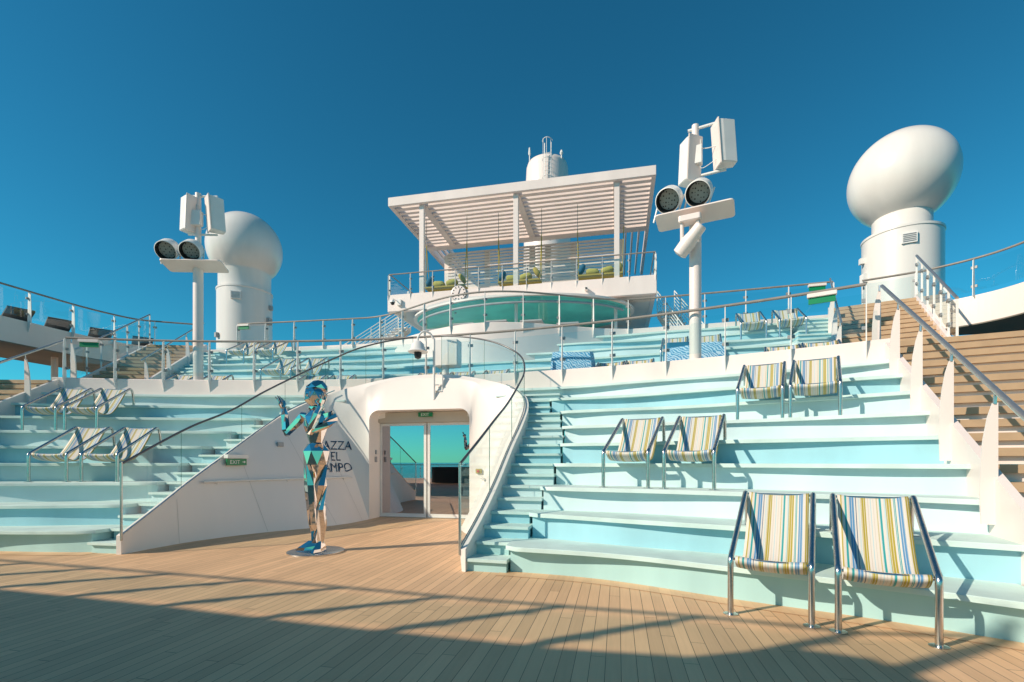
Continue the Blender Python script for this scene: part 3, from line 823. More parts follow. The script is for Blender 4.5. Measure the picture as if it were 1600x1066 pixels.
# ------------------------------------------------------------------ radomes
def radome(side, lab):
    t = thing('radome', lab, 'radome', (side * 16.2, 23.9, 4.0), 0, 'satellite radomes')
    c = (side * 16.2, 23.9)
    prof = []
    R0 = 1.94; zc = 13.32
    for i in range(41):
        a = R(-90 + 180 * i / 40); r = R0 * math.cos(a); z = zc + R0 * math.sin(a)
        prof.append((r, z))
    rn, cut = (1.04, 1.68) if side > 0 else (1.33, 1.46)
    prof = [p for p in prof if p[1] > zc - cut]
    prof = [(rn, 10.89), (rn, zc - cut)] + prof
    b = MB(); b.lathe(prof, (c[0], c[1], 0), 56); b.build('dome', 'radome', t, smooth=50)
    b = MB(); b.lathe([(1.4, 3.5), (1.4, 10.78), (1.43, 10.81), (1.43, 10.90), (1.0, 10.905)], (c[0], c[1], 0), 56); ped = b.build('pedestal', 'radome', t, smooth=40)
    to = (Vector((4.38, 0)) - Vector(c)).normalized(); a0 = math.atan2(to.y, to.x) + (R(18) if side < 0 else R(-10)) * (-1 if side < 0 else -1)
    v = Vector((math.cos(a0), math.sin(a0), 0)); p = Vector((c[0], c[1], 10.3)) + v * 1.42
    b = MB(); b.box(p, (.1, .5, .42), a0); vt = b.build('vent', 'white_metal', t)
    b = MB()
    for k in range(5): b.box(p + v * .05 + Vector((0, 0, -.14 + .07 * k)), (.03, .42, .035), a0)
    b.build('louvre', 'clamp', vt)
    for k, (da, zz, sz) in enumerate(((.95, 9.2, .3), (1.05, 10.0, .2), (-1.15, 8.2, .2))):
        a = math.atan2(to.y, to.x) + da * (1 if side < 0 else -1.1); q = Vector((c[0] + 1.47 * math.cos(a), c[1] + 1.47 * math.sin(a), zz))
        b = MB(); b.box(q, (.18, sz, sz * 1.2), a); b.build('junction_box', 'white_metal' if side > 0 else 'grey', t)
    return t
radome(1, 'big white satellite dome on a white drum at the upper right')
radome(-1, 'white satellite dome on a white drum behind the left light mast')

# ------------------------------------------------------------------ light masts
def mast(side, lab, extra):
    t = thing('light_mast', lab, 'light mast', (side * 5.9, 10.36, 2.6), 0, 'light masts')
    c = Vector((side * 5.9, 10.36, 0)); e = Vector((0, 0, 1))
    tang = Vector((1, -.27 * side, 0)).normalized(); nr = Vector((-tang.y, tang.x, 0))
    if nr.y > 0: nr = -nr                                            # towards the stage
    b = MB(); b.tube([c + e * 2.55, c + e * 3.9, c + e * 6.2], .115, 20); b.tube([c + e * 6.2, c + e * 8.05], .068, 14); b.build('pole', 'white', t, smooth=50)
    rz = math.atan2(tang.y, tang.x)
    b = MB(); tl = Matrix.Rotation(rz, 3, 'Z') @ Matrix.Rotation(R(-14), 3, 'X')
    b.rbox(c + nr * .14 + e * 6.18, (1.45, .5, .025), .07, mat=tl); b.build('tray', 'white', t)
    # two round floodlights looking down at the stage
    aim = (Vector((c.x - 4.2 if side > 0 else c.x + 5.0, 0, -1.2)) - (c + e * 6.4)).normalized()
    for k, off in enumerate((-.56, .0)):
        p = c + tang * (off + (.12 if side > 0 else 0)) + nr * .22 + e * (6.60 if side > 0 else 6.56)
        m = aim.to_track_quat('Z', 'Y').to_matrix()
        b = MB(); b.lathe([(.05, -.20), (.16, -.19), (.215, -.10), (.225, .08), (.228, .12)], p, 28, mat=m); fl = b.build('floodlight', 'white_metal', t, smooth=40)
        b = MB(); b.lathe([(.2355, .0), (.240, .26), (.2225, .27)], p, 28, mat=m); b.f = [f for f in b.f if len(f) == 4]; b.m = b.m[:len(b.f)]; b.build('hood', 'white_metal', fl, smooth=40)
        b = MB(); b.lathe([(.2222, .269), (.205, .126), (.18, .125)], p, 28, mat=m); b.f = [f for f in b.f if len(f) == 4]; b.m = b.m[:len(b.f)]; b.build('baffle', 'black', fl, smooth=40)
        b = MB(); b.lathe([(.0, .128), (.185, .128)], p, 28, mat=m); b.build('lens', 'lens', fl)
        for q_ in (1, -1):
            b = MB(); b.tube([p - aim * .08 + tang * .24 * q_, c + tang * (off + .22 * q_) + nr * .18 + e * 6.2], .018, 6); b.build('bracket', 'white_metal', fl)
    # loudspeakers hung either side at the top
    for k, s in enumerate((-1, 1)):
        so = -.24 if s < 0 else .47
        so += .10 if side > 0 else 0
        p = c + tang * so + nr * .02 + e * (7.5 if s > 0 or side < 0 else 7.33)
        yaw = rz + R(48 if s < 0 else -62) * 1
        if side < 0: yaw = rz + R(62 if s < 0 else -48)
        m = Matrix.Rotation(yaw, 3, 'Z') @ Matrix.Rotation(R(4), 3, 'X')
        prof = [(-.15, .18), (.15, .18), (.15, .10), (.10, -.15), (-.10, -.15), (-.15, .10)]
        # cabinet trapezoid in plan, front towards -y of its own frame
        b = MB(); hh = .41
        vs = [p + m @ Vector((x, -y, -hh)) for x, y in prof] + [p + m @ Vector((x, -y, hh)) for x, y in prof]
        n_ = len(prof); b.add(vs, [tuple(range(n_)), tuple(range(2 * n_ - 1, n_ - 1, -1))] + [(i, (i + 1) % n_, n_ + (i + 1) % n_, n_ + i) for i in range(n_)])
        sp = b.build('loudspeaker', 'white_metal', t, bevel=.012)
        b = MB(); b.box(p + m @ Vector((0, -.195, 0)), (.34, .03, .88), mat=m); b.build('grille', 'white', sp, bevel=.01)
        for zz in (7.98, 7.02):
            b = MB(); b.tube([c + e * zz, c + tang * so + e * zz], .028, 8); b.build('arm', 'white_metal', t, smooth=50)
        b = MB()
        pts = [c + e * 7.75 + nr * .06, c + tang * s * .10 + e * 7.68 + nr * .1, c + tang * s * .16 + e * 7.5 + nr * .08, p + nr * .12 - e * .05]
        b.tube(catmull(pts, 12), .009, 5)
        pts = [c + e * 7.35 + nr * .06, c + tang * s * .08 + e * 7.2 + nr * .1, c + tang * s * .17 + e * 7.12 + nr * .08, p + nr * .1 - e * .2]
        b.tube(catmull(pts, 12), .007, 5)
        b.build('cable', 'white_metal', t, smooth=60)
    b = MB(); b.box(c + nr * .09 - tang * .03 + e * 7.38, (.34, .14, .36), rz); b.build('junction_box', 'white_metal', t, bevel=.008)
    if extra:
        q = c + nr * .30 + e * 6.05 - tang * .06
        b = MB(); b.rbox(q, (.42, .26, .12), .04, rz); hd = b.build('spotlight_base', 'white', t, bevel=.01)
        fr = Matrix.Rotation(rz, 3, 'Z')
        for s in (-1, 1):
            b = MB(); b.slab([q + fr @ Vector((s * .15 - .03, .07, -.05)), q + fr @ Vector((s * .15 - .03, -.07, -.05)), q + fr @ Vector((s * .15 - .03, -.05, -.42)), q + fr @ Vector((s * .15 - .03, .05, -.42))], fr @ Vector((.06, 0, 0)))
            b.build('yoke', 'white', hd, bevel=.012)
        ax = (tang * .62 + e * .62 + nr * .2).normalized(); m = ax.to_track_quat('Z', 'Y').to_matrix()
        b = MB(); b.lathe([(.10, -.32), (.14, -.30), (.15, -.05), (.125, .08), (.115, .30), (.09, .32)], q - e * .40, 20, mat=m); hh = b.build('spotlight_head', 'white', hd, smooth=35)
        b = MB(); b.lathe([(.0, -.335), (.085, -.33), (.09, -.30)], q - e * .40, 20, mat=m); b.build('lens', 'clamp', hh)
    return t
mast(1, 'white light mast with loudspeakers, two floodlights and a hanging spotlight, on the right parapet', True)
mast(-1, 'white light mast with loudspeakers and two floodlights in front of the left radome', False)

# ------------------------------------------------------------------ pergola deck, bar, pergola
PU = 20.8
pd = thing('bar_building', 'white two level bar building with a turquoise canopy under the pergola deck', 'building', (0, 22, 5.3))
b = MB(); b.prism([(-5.95, PU), (5.95, PU), (5.95, PU + .2), (-5.95, PU + .2)], 8.2, 8.98); b.prism([(-5.95, PU + .2), (-5.75, PU + .2), (-5.75, 29.5), (-5.95, 29.5)], 8.3, 8.98); b.prism([(5.75, PU + .2), (5.95, PU + .2), (5.95, 29.5), (5.75, 29.5)], 8.3, 8.98)
b.build('parapet', 'white', pd, bevel=.02)
b = MB(); b.prism([(-5.74, PU + .21), (5.74, PU + .21), (5.74, 29.5), (-5.74, 29.5)], 8.25, 8.45); b.build('deck_slab', 'soffit', pd)
el = [(5.1 * math.cos(R(a)), 22.2 - 3.1 * math.sin(R(a))) for a in range(0, 361, 5)][:-1]
b = MB(); b.prism(el, 7.95, 8.03); b.build('canopy', 'white', pd, smooth=40)
b = MB(); b.prism([(x * .965, 22.2 + (y - 22.2) * .955) for x, y in el], 7.90, 7.948); b.build('canopy_ceiling', 'turquoise', pd, smooth=40)
b = MB(); b.box((0, 26.6, 6.7), (11.0, .2, 3.0)); b.build('back_wall', 'grey', pd)
b = MB(); b.box((0, 24.6, 5.9), (5.0, .7, 1.15)); b.build('counter', 'turquoise', pd)
for x, y in ((-4.3, 21.3), (4.3, 21.3), (-2.9, 24.5), (2.9, 24.5), (.25, 20.0)):
    b = MB(); b.tube([(x, y, 5.25), (x, y, 7.9)], .07, 12); b.build('column', 'white', pd, smooth=50)
for x, y in ((-2.6, 20.6), (-1.3, 19.9), (1.5, 19.8), (2.9, 20.4)):
    b = MB(); b.lathe([(.05, 7.87), (.05, 7.899)], (x, y, 0), 10); b.build('downlight', 'clamp', pd)
b = MB(); arc = [(5.0 * math.cos(R(a)) * .98, 22.3 - 3.0 * math.sin(R(a)), 7.75) for a in range(20, 161, 7)]; b.tube(arc, .05, 8); b.build('awning_roller', 'grey', pd, smooth=50)

balustrade('glass_balustrade', 'glass balustrade along the pergola deck above the turquoise bar', [(-5.9 + 11.8 * i / 30, PU + .06) for i in range(31)], 8.98, hgt=.95, spacing=1.07, drop=.5)
for s, nm in ((1, 'right'), (-1, 'left')):
    balustrade('glass_balustrade', 'short glass balustrade on the %s side of the pergola deck' % nm, [(s * 5.85, PU + .1), (s * 5.85, 23.2), (s * 5.85, 25)], 8.98, hgt=.95, spacing=2.0, drop=.4, outw=(s, 0))

pg = thing('pergola', 'white slatted pergola with three front posts over the swings', 'pergola', (0, PU, 9))
ZR = 13.05
b = MB(); b.box((0, PU + .08, ZR + .2), (11.84, .16, .40)); b.build('front_beam', 'white', pg, bevel=.01)
for x in (-4.37, 0.02, 4.35):
    b = MB(); b.box((x, PU + .3, (8.45 + ZR) / 2 + .02), (.22, .2, ZR - 8.45 + .1)); b.build('post', 'white', pg, bevel=.008)
    b = MB(); b.box((x, PU + 2.65, ZR + .14), (.30, 4.5, .26)); b.build('joist', 'white', pg)
for s in (-1, 1):
    b = MB(); b.box((s * 5.84, PU + 5.56, ZR + .18), (.16, 10.8, .34)); b.build('side_beam', 'white', pg)
    for k in range(3):
        b = MB(); b.box((s * (5.45 - .33 * k), PU + 7.9, ZR + .14), (.09, 6.0, .22)); b.build('side_bar', 'white', pg)
for k in range(11):
    b = MB(); b.box((0, PU + .55 + .365 * k, ZR + .12), (11.5, .19, .12)); b.build('slat', 'white', pg)
b = MB(); b.box((0, PU + 4.7, ZR + .15), (11.6, .5, .3)); b.build('rear_beam', 'white', pg)
# back screen: a low wall with open louvres above it
b = MB(); b.box((-.2, 26.0, 9.75), (9.6, .15, 2.7)); b.build('screen_wall', 'white', pg)
for x in (-4.85, -2.6, -.1, .75, 2.1, 4.45):
    b = MB(); b.box((x, 26.0, 11.95), (.42 if x in (-4.85, 4.45) else .30, .14, 1.75)); b.build('screen_post', 'white', pg)
for k in range(11):
    b = MB(); b.box((-.2, 25.9, 11.2 + .165 * k), (9.3, .06, .105)); b.build('louvre', 'white', pg)

# swings with cushions
def swing(x, lab):
    t = thing('swing_bench', lab, 'swing', (x, 22.6, 8.6), 0, 'hanging swings under the pergola')
    b = MB(); b.box((x, 22.6, 9.72), (2.0, .7, .1)); b.build('seat', 'yellow', t, bevel=.02)
    for s in (-1, 1):
        b = MB(); b.tube([(x + s * .98, 22.35, 9.78), (x + s * 1.03, 22.55, 11.9)], .02, 6); b.tube([(x + s * .98, 22.85, 9.78), (x + s * 1.03, 22.55, 11.9)], .018, 6); rp = b.build('rope', 'yellow', t)
        b = MB(); b.tube([(x + s * 1.03, 22.55, 11.9), (x + s * 1.03, 22.55, 13.1)], .014, 5); b.build('chain', 'clamp', t)
    return t
for x, nm in ((-3.72, 'left'), (-.1, 'middle'), (3.62, 'right')):
    swing(x, 'yellow rope swing bench hanging under the %s bay of the pergola' % nm)
    for i, (dx, cz, rot, mt, lab) in enumerate(((-.84, 10.08, 30, 'blue_fab', 'dark blue cushion leaning at the left end of the %s swing'), (-.35, 9.92, 5, 'olive', 'lime cushion lying left of centre on the %s swing'), (.3, 9.95, -10, 'olive', 'lime cushion lying right of centre on the %s swing'), (.82, 10.12, -35, 'yellow', 'yellow cushion propped upright at the right end of the %s swing'))):
        b = MB(); m = Matrix.Rotation(R(rot), 3, 'Y')
        sx, sz = (.12, .25) if abs(rot) > 20 else (.3, .15)
        prof = []
        for a in range(-90, 91, 18):
            ca = math.cos(R(a)); prof.append((abs(ca) ** .6, math.sin(R(a))))
        vs = []; n_ = 16
        for r_, z_ in prof:
            for j in range(n_):
                an = 2 * math.pi * j / n_; cx_, sy_ = math.cos(an), math.sin(an)
                q = max(abs(cx_), abs(sy_)) ** .55
                vs.append(Vector((x + dx, 22.5, cz)) + m @ Vector((sx * r_ * cx_ / q, .2 * r_ * sy_ / q, sz * z_)))
        b.add(vs, [(i_ * n_ + j, i_ * n_ + (j + 1) % n_, (i_ + 1) * n_ + (j + 1) % n_, (i_ + 1) * n_ + j) for i_ in range(len(prof) - 1) for j in range(n_)])
        o = b.build('cushion', mt, base=(x + dx, 22.5, cz), smooth=60); tag(o, lab % nm, 'cushion', 'cushions on the swings')

# bar tables
for i, (x, y) in enumerate([(-3.6, 18.9), (-2.4, 18.0), (-1.15, 17.5), (.1, 17.4), (1.35, 17.6), (2.6, 18.2)]):
    t = thing('bar_table', ['square grey bar table at the left end of the row under the canopy', 'square grey bar table second from the left under the canopy', 'square grey bar table third from the left under the canopy', 'square grey bar table third from the right under the canopy', 'square grey bar table second from the right under the canopy', 'square grey bar table at the right end of the row under the canopy'][i], 'table', (x, y, 5.25), 0, 'bar tables')
    b = MB(); b.box((x, y, 6.38), (.8, .7, .05)); b.build('top', 'grey', t)
    b = MB(); b.tube([(x, y, 5.25), (x, y, 6.35)], .04, 10); b.build('leg', 'steel', t, smooth=50)

# clock and cameras on the bar fascia
t = thing('wall_clock', 'round white clock with black marks on the pergola deck fascia', 'clock', (-2.5, PU - .05, 8.8))
m = Matrix.Rotation(R(90), 3, 'X')
b = MB(); b.lathe([(0, .0), (.36, .0), (.36, .05), (.33, .065)], (-2.5, PU - .01, 8.80), 36, mat=m); b.build('case', 'clamp', t, smooth=40)
b = MB(); b.lathe([(0, .068), (.325, .068)], (-2.5, PU - .01, 8.80), 36, mat=m); b.build('face', 'white', t)
b = MB()
for k in range(12):
    a = R(30 * k); b.box((-2.5 + .27 * math.sin(a), PU - .085, 8.8 + .27 * math.cos(a)), (.035, .008, .06), mat=Matrix.Rotation(a, 3, 'Y'))
b.build('hour_mark', 'black', t)
for a, l, w_ in ((R(20), .22, .025), (R(185), .15, .035)):
    b = MB(); b.box((-2.5 + l / 2 * math.sin(a), PU - .094, 8.8 + l / 2 * math.cos(a)), (w_, .008, l), mat=Matrix.Rotation(a, 3, 'Y')); b.build('hand', 'black', t)
def dome_cam(x, y, z, lab):
    t = thing('security_camera', lab, 'security camera', (x, y, z), 0, 'security cameras')
    b = MB(); b.box((x + .16, y - .03, z + .08), (.2, .18, .26)); b.tube([(x + .1, y - .08, z + .12), (x, y - .35, z + .16), (x, y - .4, z + .08)], .02, 6); b.build('arm', 'white_metal', t)
    b = MB(); b.lathe([(.02, .1), (.11, .06), (.12, -.02)], (x, y - .4, z), 14); b.build('housing', 'white_metal', t, smooth=40)
    b = MB(); b.lathe([(.09, -.02), (.08, -.1), (.0, -.14)], (x, y - .4, z), 14); b.build('lens', 'black', t, smooth=40)
dome_cam(-5.5, PU, 8.5, 'white dome security camera at the left end of the pergola deck fascia')
for i, (x, z, lab) in enumerate([(-.35, 8.5, 'small wall camera on the fascia in the middle above the bar'), (3.1, 8.55, 'small wall camera on the fascia towards the right above the bar')]):
    t = thing('security_camera', lab, 'security camera', (x, PU, z), 0, 'security cameras')
    b = MB(); b.box((x, PU - .12, z), (.14, .2, .12)); b.build('housing', 'white_metal', t, bevel=.01)
    b = MB(); b.lathe([(0, .0), (.04, .0), (.04, .03)], (x, PU - .22, z), 10, mat=m); b.build('lens', 'black', t)
# wall lamps on the screen wall
for i, (x, z, lab) in enumerate([(-2.6, 10.25, 'round white loudspeaker on the left of the pergola back wall'), (2.6, 10.3, 'round white loudspeaker on the right of the pergola back wall')]):
    b = MB(); b.lathe([(0, .0), (.17, .0), (.19, .1), (.15, .25), (0, .28)], (x, 25.7, z), 18, mat=Matrix.Rotation(R(110), 3, 'X')); o = b.build('wall_speaker', 'white_metal', base=(x, 25.7, z), smooth=40); tag(o, lab, 'loudspeaker', 'round wall loudspeakers')

# exhaust mast behind the pergola
fm = thing('exhaust_mast', 'tapered white funnel with a caged ladder behind the pergola', 'funnel', (0, 31, 9))
b = MB(); b.lathe([(1.62, 9), (1.44, 17.6), (1.32, 19.95), (1.24, 20.2), (1.1, 20.28), (0, 20.32)], (0, 31, 0), 40); b.build('shell', 'white', fm, smooth=45)
lx, ly = .25, 31 - 1.55
b = MB()
for s in (-.2, .2): b.tube([(lx + s, ly - .12, 15), (lx + s, ly + .08, 20.2), (lx + s, ly + .1, 20.7)], .03, 6)
for k in range(19): b.tube([(lx - .2, ly - .1 + .008 * k, 15.2 + .27 * k), (lx + .2, ly - .1 + .008 * k, 15.2 + .27 * k)], .018, 5)
b.build('ladder', 'white_metal', fm)
b = MB()
for z in (16.4, 17.4, 18.4, 19.5, 20.65):
    b.tube([(lx + .30 * math.cos(R(a)), ly - .12 - .4 * math.sin(R(a)), z) for a in range(0, 181, 15)], .02, 6)
for a in (40, 90, 140): b.tube([(lx + .30 * math.cos(R(a)), ly - .12 - .4 * math.sin(R(a)), 16.4) for _ in (0,)] + [(lx + .30 * math.cos(R(a)), ly - .12 - .4 * math.sin(R(a)), 20.65)], .017, 5)
b.build('cage', 'white_metal', fm)
b = MB(); b.tube([(-1.0, 30.2, 20.0), (-1.0, 30.2, 20.6)], .03, 6); b.lathe([(.06, 0), (.08, .1), (.05, .45), (0, .5)], (-1.0, 30.2, 20.5), 10); b.tube([(1.0, 30.2, 20.0), (1.0, 30.2, 20.3)], .03, 6); b.lathe([(.05, 0), (.11, .12), (.05, .3), (0, .32)], (1.0, 30.2, 20.25), 10)
b.build('antenna', 'white_metal', fm)

# white ship ladders beside the bar
for s, nm in ((1, 'right'), (-1, 'left')):
    t = thing('ship_stair', 'white open stair with multiple thin rails on the %s side of the bar' % nm, 'stairs', (s * 6.6, 20, 5.3))
    A = Vector((s * 6.2, 24.0, 8.4)); B = Vector((s * 6.9, 19.5, 5.4))
    dn = (B - A); w = Vector((dn.y, -dn.x, 0)).normalized() * .8 * (1 if s > 0 else -1)
    if w.x * s < 0: w = -w
    for k in (0, 1):
        o_ = w * k; b = MB(); b.slab([A + o_ + Vector((0, 0, -.3)), A + o_, B + o_, B + o_ + Vector((0, 0, -.3))], w.normalized() * .04); b.build('stringer', 'white', t)
        b = MB()
        for h in range(1, 7): b.tube([A + o_ + Vector((0, 0, .16 * h)), B + o_ + Vector((0, 0, .16 * h)), B + o_ + Vector((dn.x, dn.y, 0)).normalized() * .5 + Vector((0, 0, .16 * h))], .016 if h < 6 else .025, 5)
        for q in (0, .25, .5, .75, 1): p = A.lerp(B, q) + o_; b.tube([p, p + Vector((0, 0, .97))], .02, 5)
        b.build('railing', 'white_metal', t)
    for k in range(13):
        p = A.lerp(B, (k + .5) / 13); d = Vector((dn.x, dn.y, 0)).normalized() * .26
        b = MB(); b.slab([p, p + w, p + w + d, p + d], (0, 0, -.04)); b.build('step', 'white', t)

# ------------------------------------------------------------------ striped sling chairs
def make_chair():
    t = thing('sling_chair', '', 'chair', (0, 0, 0), 0, 'striped sling chairs', local=True)
    prof = [(0.07, .478), (.045, .497), (.012, .485), (.018, .455), (.10, .405), (.22, .375), (.36, .375), (.50, .42), (.63, .53), (.76, .68), (.89, .85), (1.0, 1.0), (1.03, 1.005)]
    P = catmull([(0, y, z) for y, z in prof], 36)
    b = MB(); wd = .265
    rows = []
    for i, p in enumerate(P):
        row = []
        for j in range(13):
            x = -wd + 2 * wd * j / 12; sg = 1 - (x / wd) ** 2
            row.append((x, p.y + .012 * sg, p.z - .018 * sg))
        rows.append(row)
    b.grid(rows); sl = b.build('sling', 'stripe', t, smooth=60)
    sm = sl.modifiers.new('thick', 'SOLIDIFY'); sm.thickness = .006
    for s in (-1, 1):
        x = s * .30
        pts = catmull([(x, 0, 0), (x, 0, .25), (x, 0, .44), (x, .02, .49), (x, .10, .535), (x, .5, .74), (x, .93, .965), (x, 1.02, 1.0), (x, 1.08, .965), (x, 1.11, .88), (x, 1.13, .76), (x, 1.14, .65)], 44)
        b = MB(); b.tube(pts, .0245, 12)
        fr = b.build('side_tube', 'steel', t, smooth=50)
        for y, z in ((0, 0.001), (1.14, .651)):
            b = MB(); b.lathe([(.062, z), (.062, z + .006), (.03, z + .010)], (x, y, 0), 18); b.build('foot_flange', 'steel', fr, smooth=40)
    for y, z in ((0.035, .475), (1.02, .99)):
        b = MB(); b.tube([(-.30, y, z), (.30, y, z)], .012, 8); b.build('cross_bar', 'steel', t, smooth=50)
    return t
ch = make_chair(); ct = tree_of(ch)
first = [True]
def chair(v, u, z, rz, lab):
    if first[0]:
        ch.location = (v, u, z); ch.rotation_euler = (0, 0, rz); ch['label'] = lab; first[0] = False; return ch
    return dup(ch, (v, u, z), rz, lab, None, ct)
def arot(v, q): return -math.atan(2 * q * v)
chair(5.62, 4.455, 0.0, R(-20), 'striped sling chair in the front row on the wooden deck, nearer the entrance')
chair(6.34, 4.16, 0.0, R(-19), 'striped sling chair in the front row on the deck, nearer the wooden stair')
for v, lab in ((4.48, 'striped sling chair on the third right tier, the one nearer the entrance stairs'), (5.25, 'striped sling chair on the third right tier, the one nearer the wooden stair')):
    chair(v, lip(3, v) + .24, T * 3, arot(v, .03), lab)
for v, lab in ((6.45, 'striped sling chair high under the right parapet, left one of the pair'), (7.10, 'striped sling chair high under the right parapet, right one of the pair')):
    chair(v, lip(6, v) + .20, T * 6, arot(v, .026), lab)
for v, lab in ((-4.42, 'striped sling chair on the third left tier, the one nearer the entrance stairs'), (-5.15, 'striped sling chair on the third left tier, the one nearer the picture edge')):
    chair(v, lip(3, v) + .26, T * 3, arot(v, .03), lab)
for v, lab in ((-6.28, 'shaded striped sling chair high under the left parapet, right one of the pair'), (-7.05, 'striped sling chair high under the left parapet, left one of the pair')):
    chair(v, lip(6, v) + .20, T * 6, arot(v, .026), lab)
# chairs of the upper terraces
row0 = [(-6.75, 'striped chair top showing above the left parapet, by the left light mast'), (-5.95, 'striped chair top above the left parapet, right of the left light mast'), (-3.5, 'striped chair top above the parapet behind the statue, left of two'), (-2.75, 'striped chair top above the parapet behind the statue, right of two'), (-.4, 'striped chair top above the parapet, left of the camera post'), (.45, 'striped chair top above the parapet, right of the camera post'), (1.35, 'striped chair top above the parapet beside the curved stair glass'), (4.1, 'striped chair top above the right parapet, next to the blue patterned cover'), (4.73, 'striped chair top above the right parapet, between the covers'), (7.4, 'striped chair top above the right parapet, left of two under the far pair'), (8.0, 'striped chair top above the right parapet, right of two under the far pair')]
for v, lab in row0: chair(v, parapet_u(v) + .22, 2.66, arot(v, .016), lab)
for v, lab in ((5.7, 'striped chair on the upper right terrace just left of the light mast'), (6.45, 'striped chair on the upper right terrace just right of the light mast'), (-4.55, 'striped chair in the middle row of the upper left terrace, right one'), (-5.45, 'striped chair in the middle row of the upper left terrace, left one')):
    chair(v, ulip(3, v) + .15, 2.55 + 3 * T, arot(v, .012), lab)
for v, lab in ((7.85, 'striped chair in the top row of the upper right terrace, left one'), (8.75, 'striped chair in the top row of the upper right terrace, right one'), (-6.85, 'striped chair in the top row of the upper left terrace, right one'), (-7.85, 'striped chair in the top row of the upper left terrace, left one')):
    chair(v, ulip(6, v) + .15, 2.55 + 6 * T, arot(v, .007), lab)

# furniture under blue patterned covers
def cover(v, u, z, w, d, h, rz, lab, seed):
    rnd = random.Random(seed); b = MB()
    rows = []
    for i in range(7):
        zz = h * i / 6; f = 1.0 if i < 5 else (0.98 if i == 5 else .9)
        row = []
        for j in range(33):
            a = 2 * math.pi * (j % 32) / 32; ca, sa = math.cos(a), math.sin(a); q = max(abs(ca), abs(sa)) ** .75
            k = 1 + .02 * math.sin(7 * a + seed) * (1 - i / 6)
            row.append((w / 2 * f * k * ca / q, d / 2 * f * k * sa / q, zz + (.03 * math.sin(3 * a + seed) if i > 4 else 0)))
        rows.append(row)
    b.grid(rows); n_ = len(b.v); b.add([rows[-1][j] for j in range(32)], [tuple(range(32))])
    m_ = Matrix.Rotation(rz, 4, 'Z') ; b.v = [tuple(Vector((v, u, z)) + m_ @ Vector(p)) for p in b.v]
    o = b.build('covered_furniture', 'cover', base=(v, u, z), smooth=40); tag(o, lab, 'covered furniture', 'furniture under blue covers')
cover(3.35, 11.75, 2.55, 1.05, .8, 1.32, R(-5), 'blue patterned cover over furniture behind the parapet, right of the curved stair glass', 2)
cover(6.1, 11.75, 3.2, 1.35, .7, .72, R(-10), 'blue patterned cover over furniture behind the right light mast', 5)
b = MB(); b.rbox((5.75, 12.15, 3.85), (.6, .5, .5), .1); o = b.build('covered_furniture', 'teal_sling', base=(5.75, 12.15, 3.6), bevel=.03); tag(o, 'plain teal cushion stack behind the blue patterned cover at the right light mast', 'cushion stack', 'furniture under blue covers')

# green exit panels hanging under handrails
def rail_sign(p, rz, lab):
    t = thing('rail_exit_sign', lab, 'sign', p, 0, 'green exit signs on the handrails')
    b = MB(); b.box(Vector(p) + Vector((0, 0, -.03)), (.44, .10, .07), rz); b.build('housing', 'white', t, bevel=.006)
    b = MB(); b.box(Vector(p) + Vector((0, 0, -.12)), (.40, .03, .11), rz); b.build('panel', 'green', t)
rail_sign((7.85, parapet_u(7.85) - .02, 4.26), arot(7.85, .0238), 'green exit sign under the lower handrail at the right end')
rail_sign((9.8, up_u(9.8) - .02, 6.26), R(-4), 'green exit sign under the upper handrail at the right end')
rail_sign((-8.05, parapet_u(8.05) - .02, 4.26), arot(-8.05, .0238), 'green exit sign under the lower handrail at the left end')
rail_sign((-8.75, up_u(-8.75) - .02, 6.26), R(4), 'green exit sign under the upper handrail beside the left radome')

# small fittings on the portal wall
def on_wall(z, dist, s):
    pt, tg = at_len(wall_curve(z, s), dist); n_ = Vector((tg.y, -tg.x, 0)).normalized()
    if n_.y > 0: n_ = -n_
    return pt, n_, math.atan2(n_.y, n_.x) + R(90)
pt, n_, rz = on_wall(1.32, 3.05, -1)
t = thing('wall_exit_sign', 'green exit sign box on the white wall left of the statue', 'sign', pt)
b = MB(); b.box(pt + n_ * .07 + Vector((0, 0, .1)), (.42, .12, .07), rz); b.build('housing', 'white_metal', t, bevel=.006)
b = MB(); b.box(pt + n_ * .07, (.40, .03, .12), rz); b.build('panel', 'green', t)
v, f = text_mesh('EXIT', .10); xs = [p[0] for p in v]; cx_ = (min(xs) + max(xs)) / 2; rm = Matrix.Rotation(rz, 3, 'Z')
b = MB(); b.add([pt + n_ * .07 + rm @ Vector((x - cx_ - .04, -.019, y - .035)) for x, y, z in v], f)
b.build('lettering', 'white_letter', t)
b = MB(); b.add([pt + n_ * .07 + rm @ Vector(q) for q in ((.11, -.019, -.006), (.145, -.019, -.006), (.145, -.019, -.026), (.175, -.019, 0), (.145, -.019, .026), (.145, -.019, .006), (.11, -.019, .006))], [(0, 1, 2, 3, 4, 5, 6)])
b.build('arrow', 'white_letter', t)
pt, n_, rz = on_wall(1.68, 2.1, -1)
b = MB(); b.box(pt + n_ * .03, (.13, .05, .09), rz); o = b.build('socket_box', 'grey', base=pt, bevel=.006); tag(o, 'small grey socket box on the wall under the statue hand', 'socket box')
for i, (z, w_, h_, lab) in enumerate(((1.38, .09, .13, 'grey switch plate on the left door jamb, lower one'), (1.55, .05, .10, 'narrow grey switch plate on the left door jamb, upper one'))):
    b = MB(); b.box((-1.185, 10.62, z), (.02, w_, h_)); o = b.build('switch_plate', 'grey', base=(-1.185, 10.62, z)); tag(o, lab, 'switch', 'switch plates by the doors')
pt, n_, rz = on_wall(1.12, .18, 1)
t = thing('emergency_button', 'small yellow and red emergency button right of the glass doors', 'button', pt)
b = MB(); b.box(pt + n_ * .03, (.13, .05, .10), rz); b.build('box', 'yellow', t, bevel=.005)
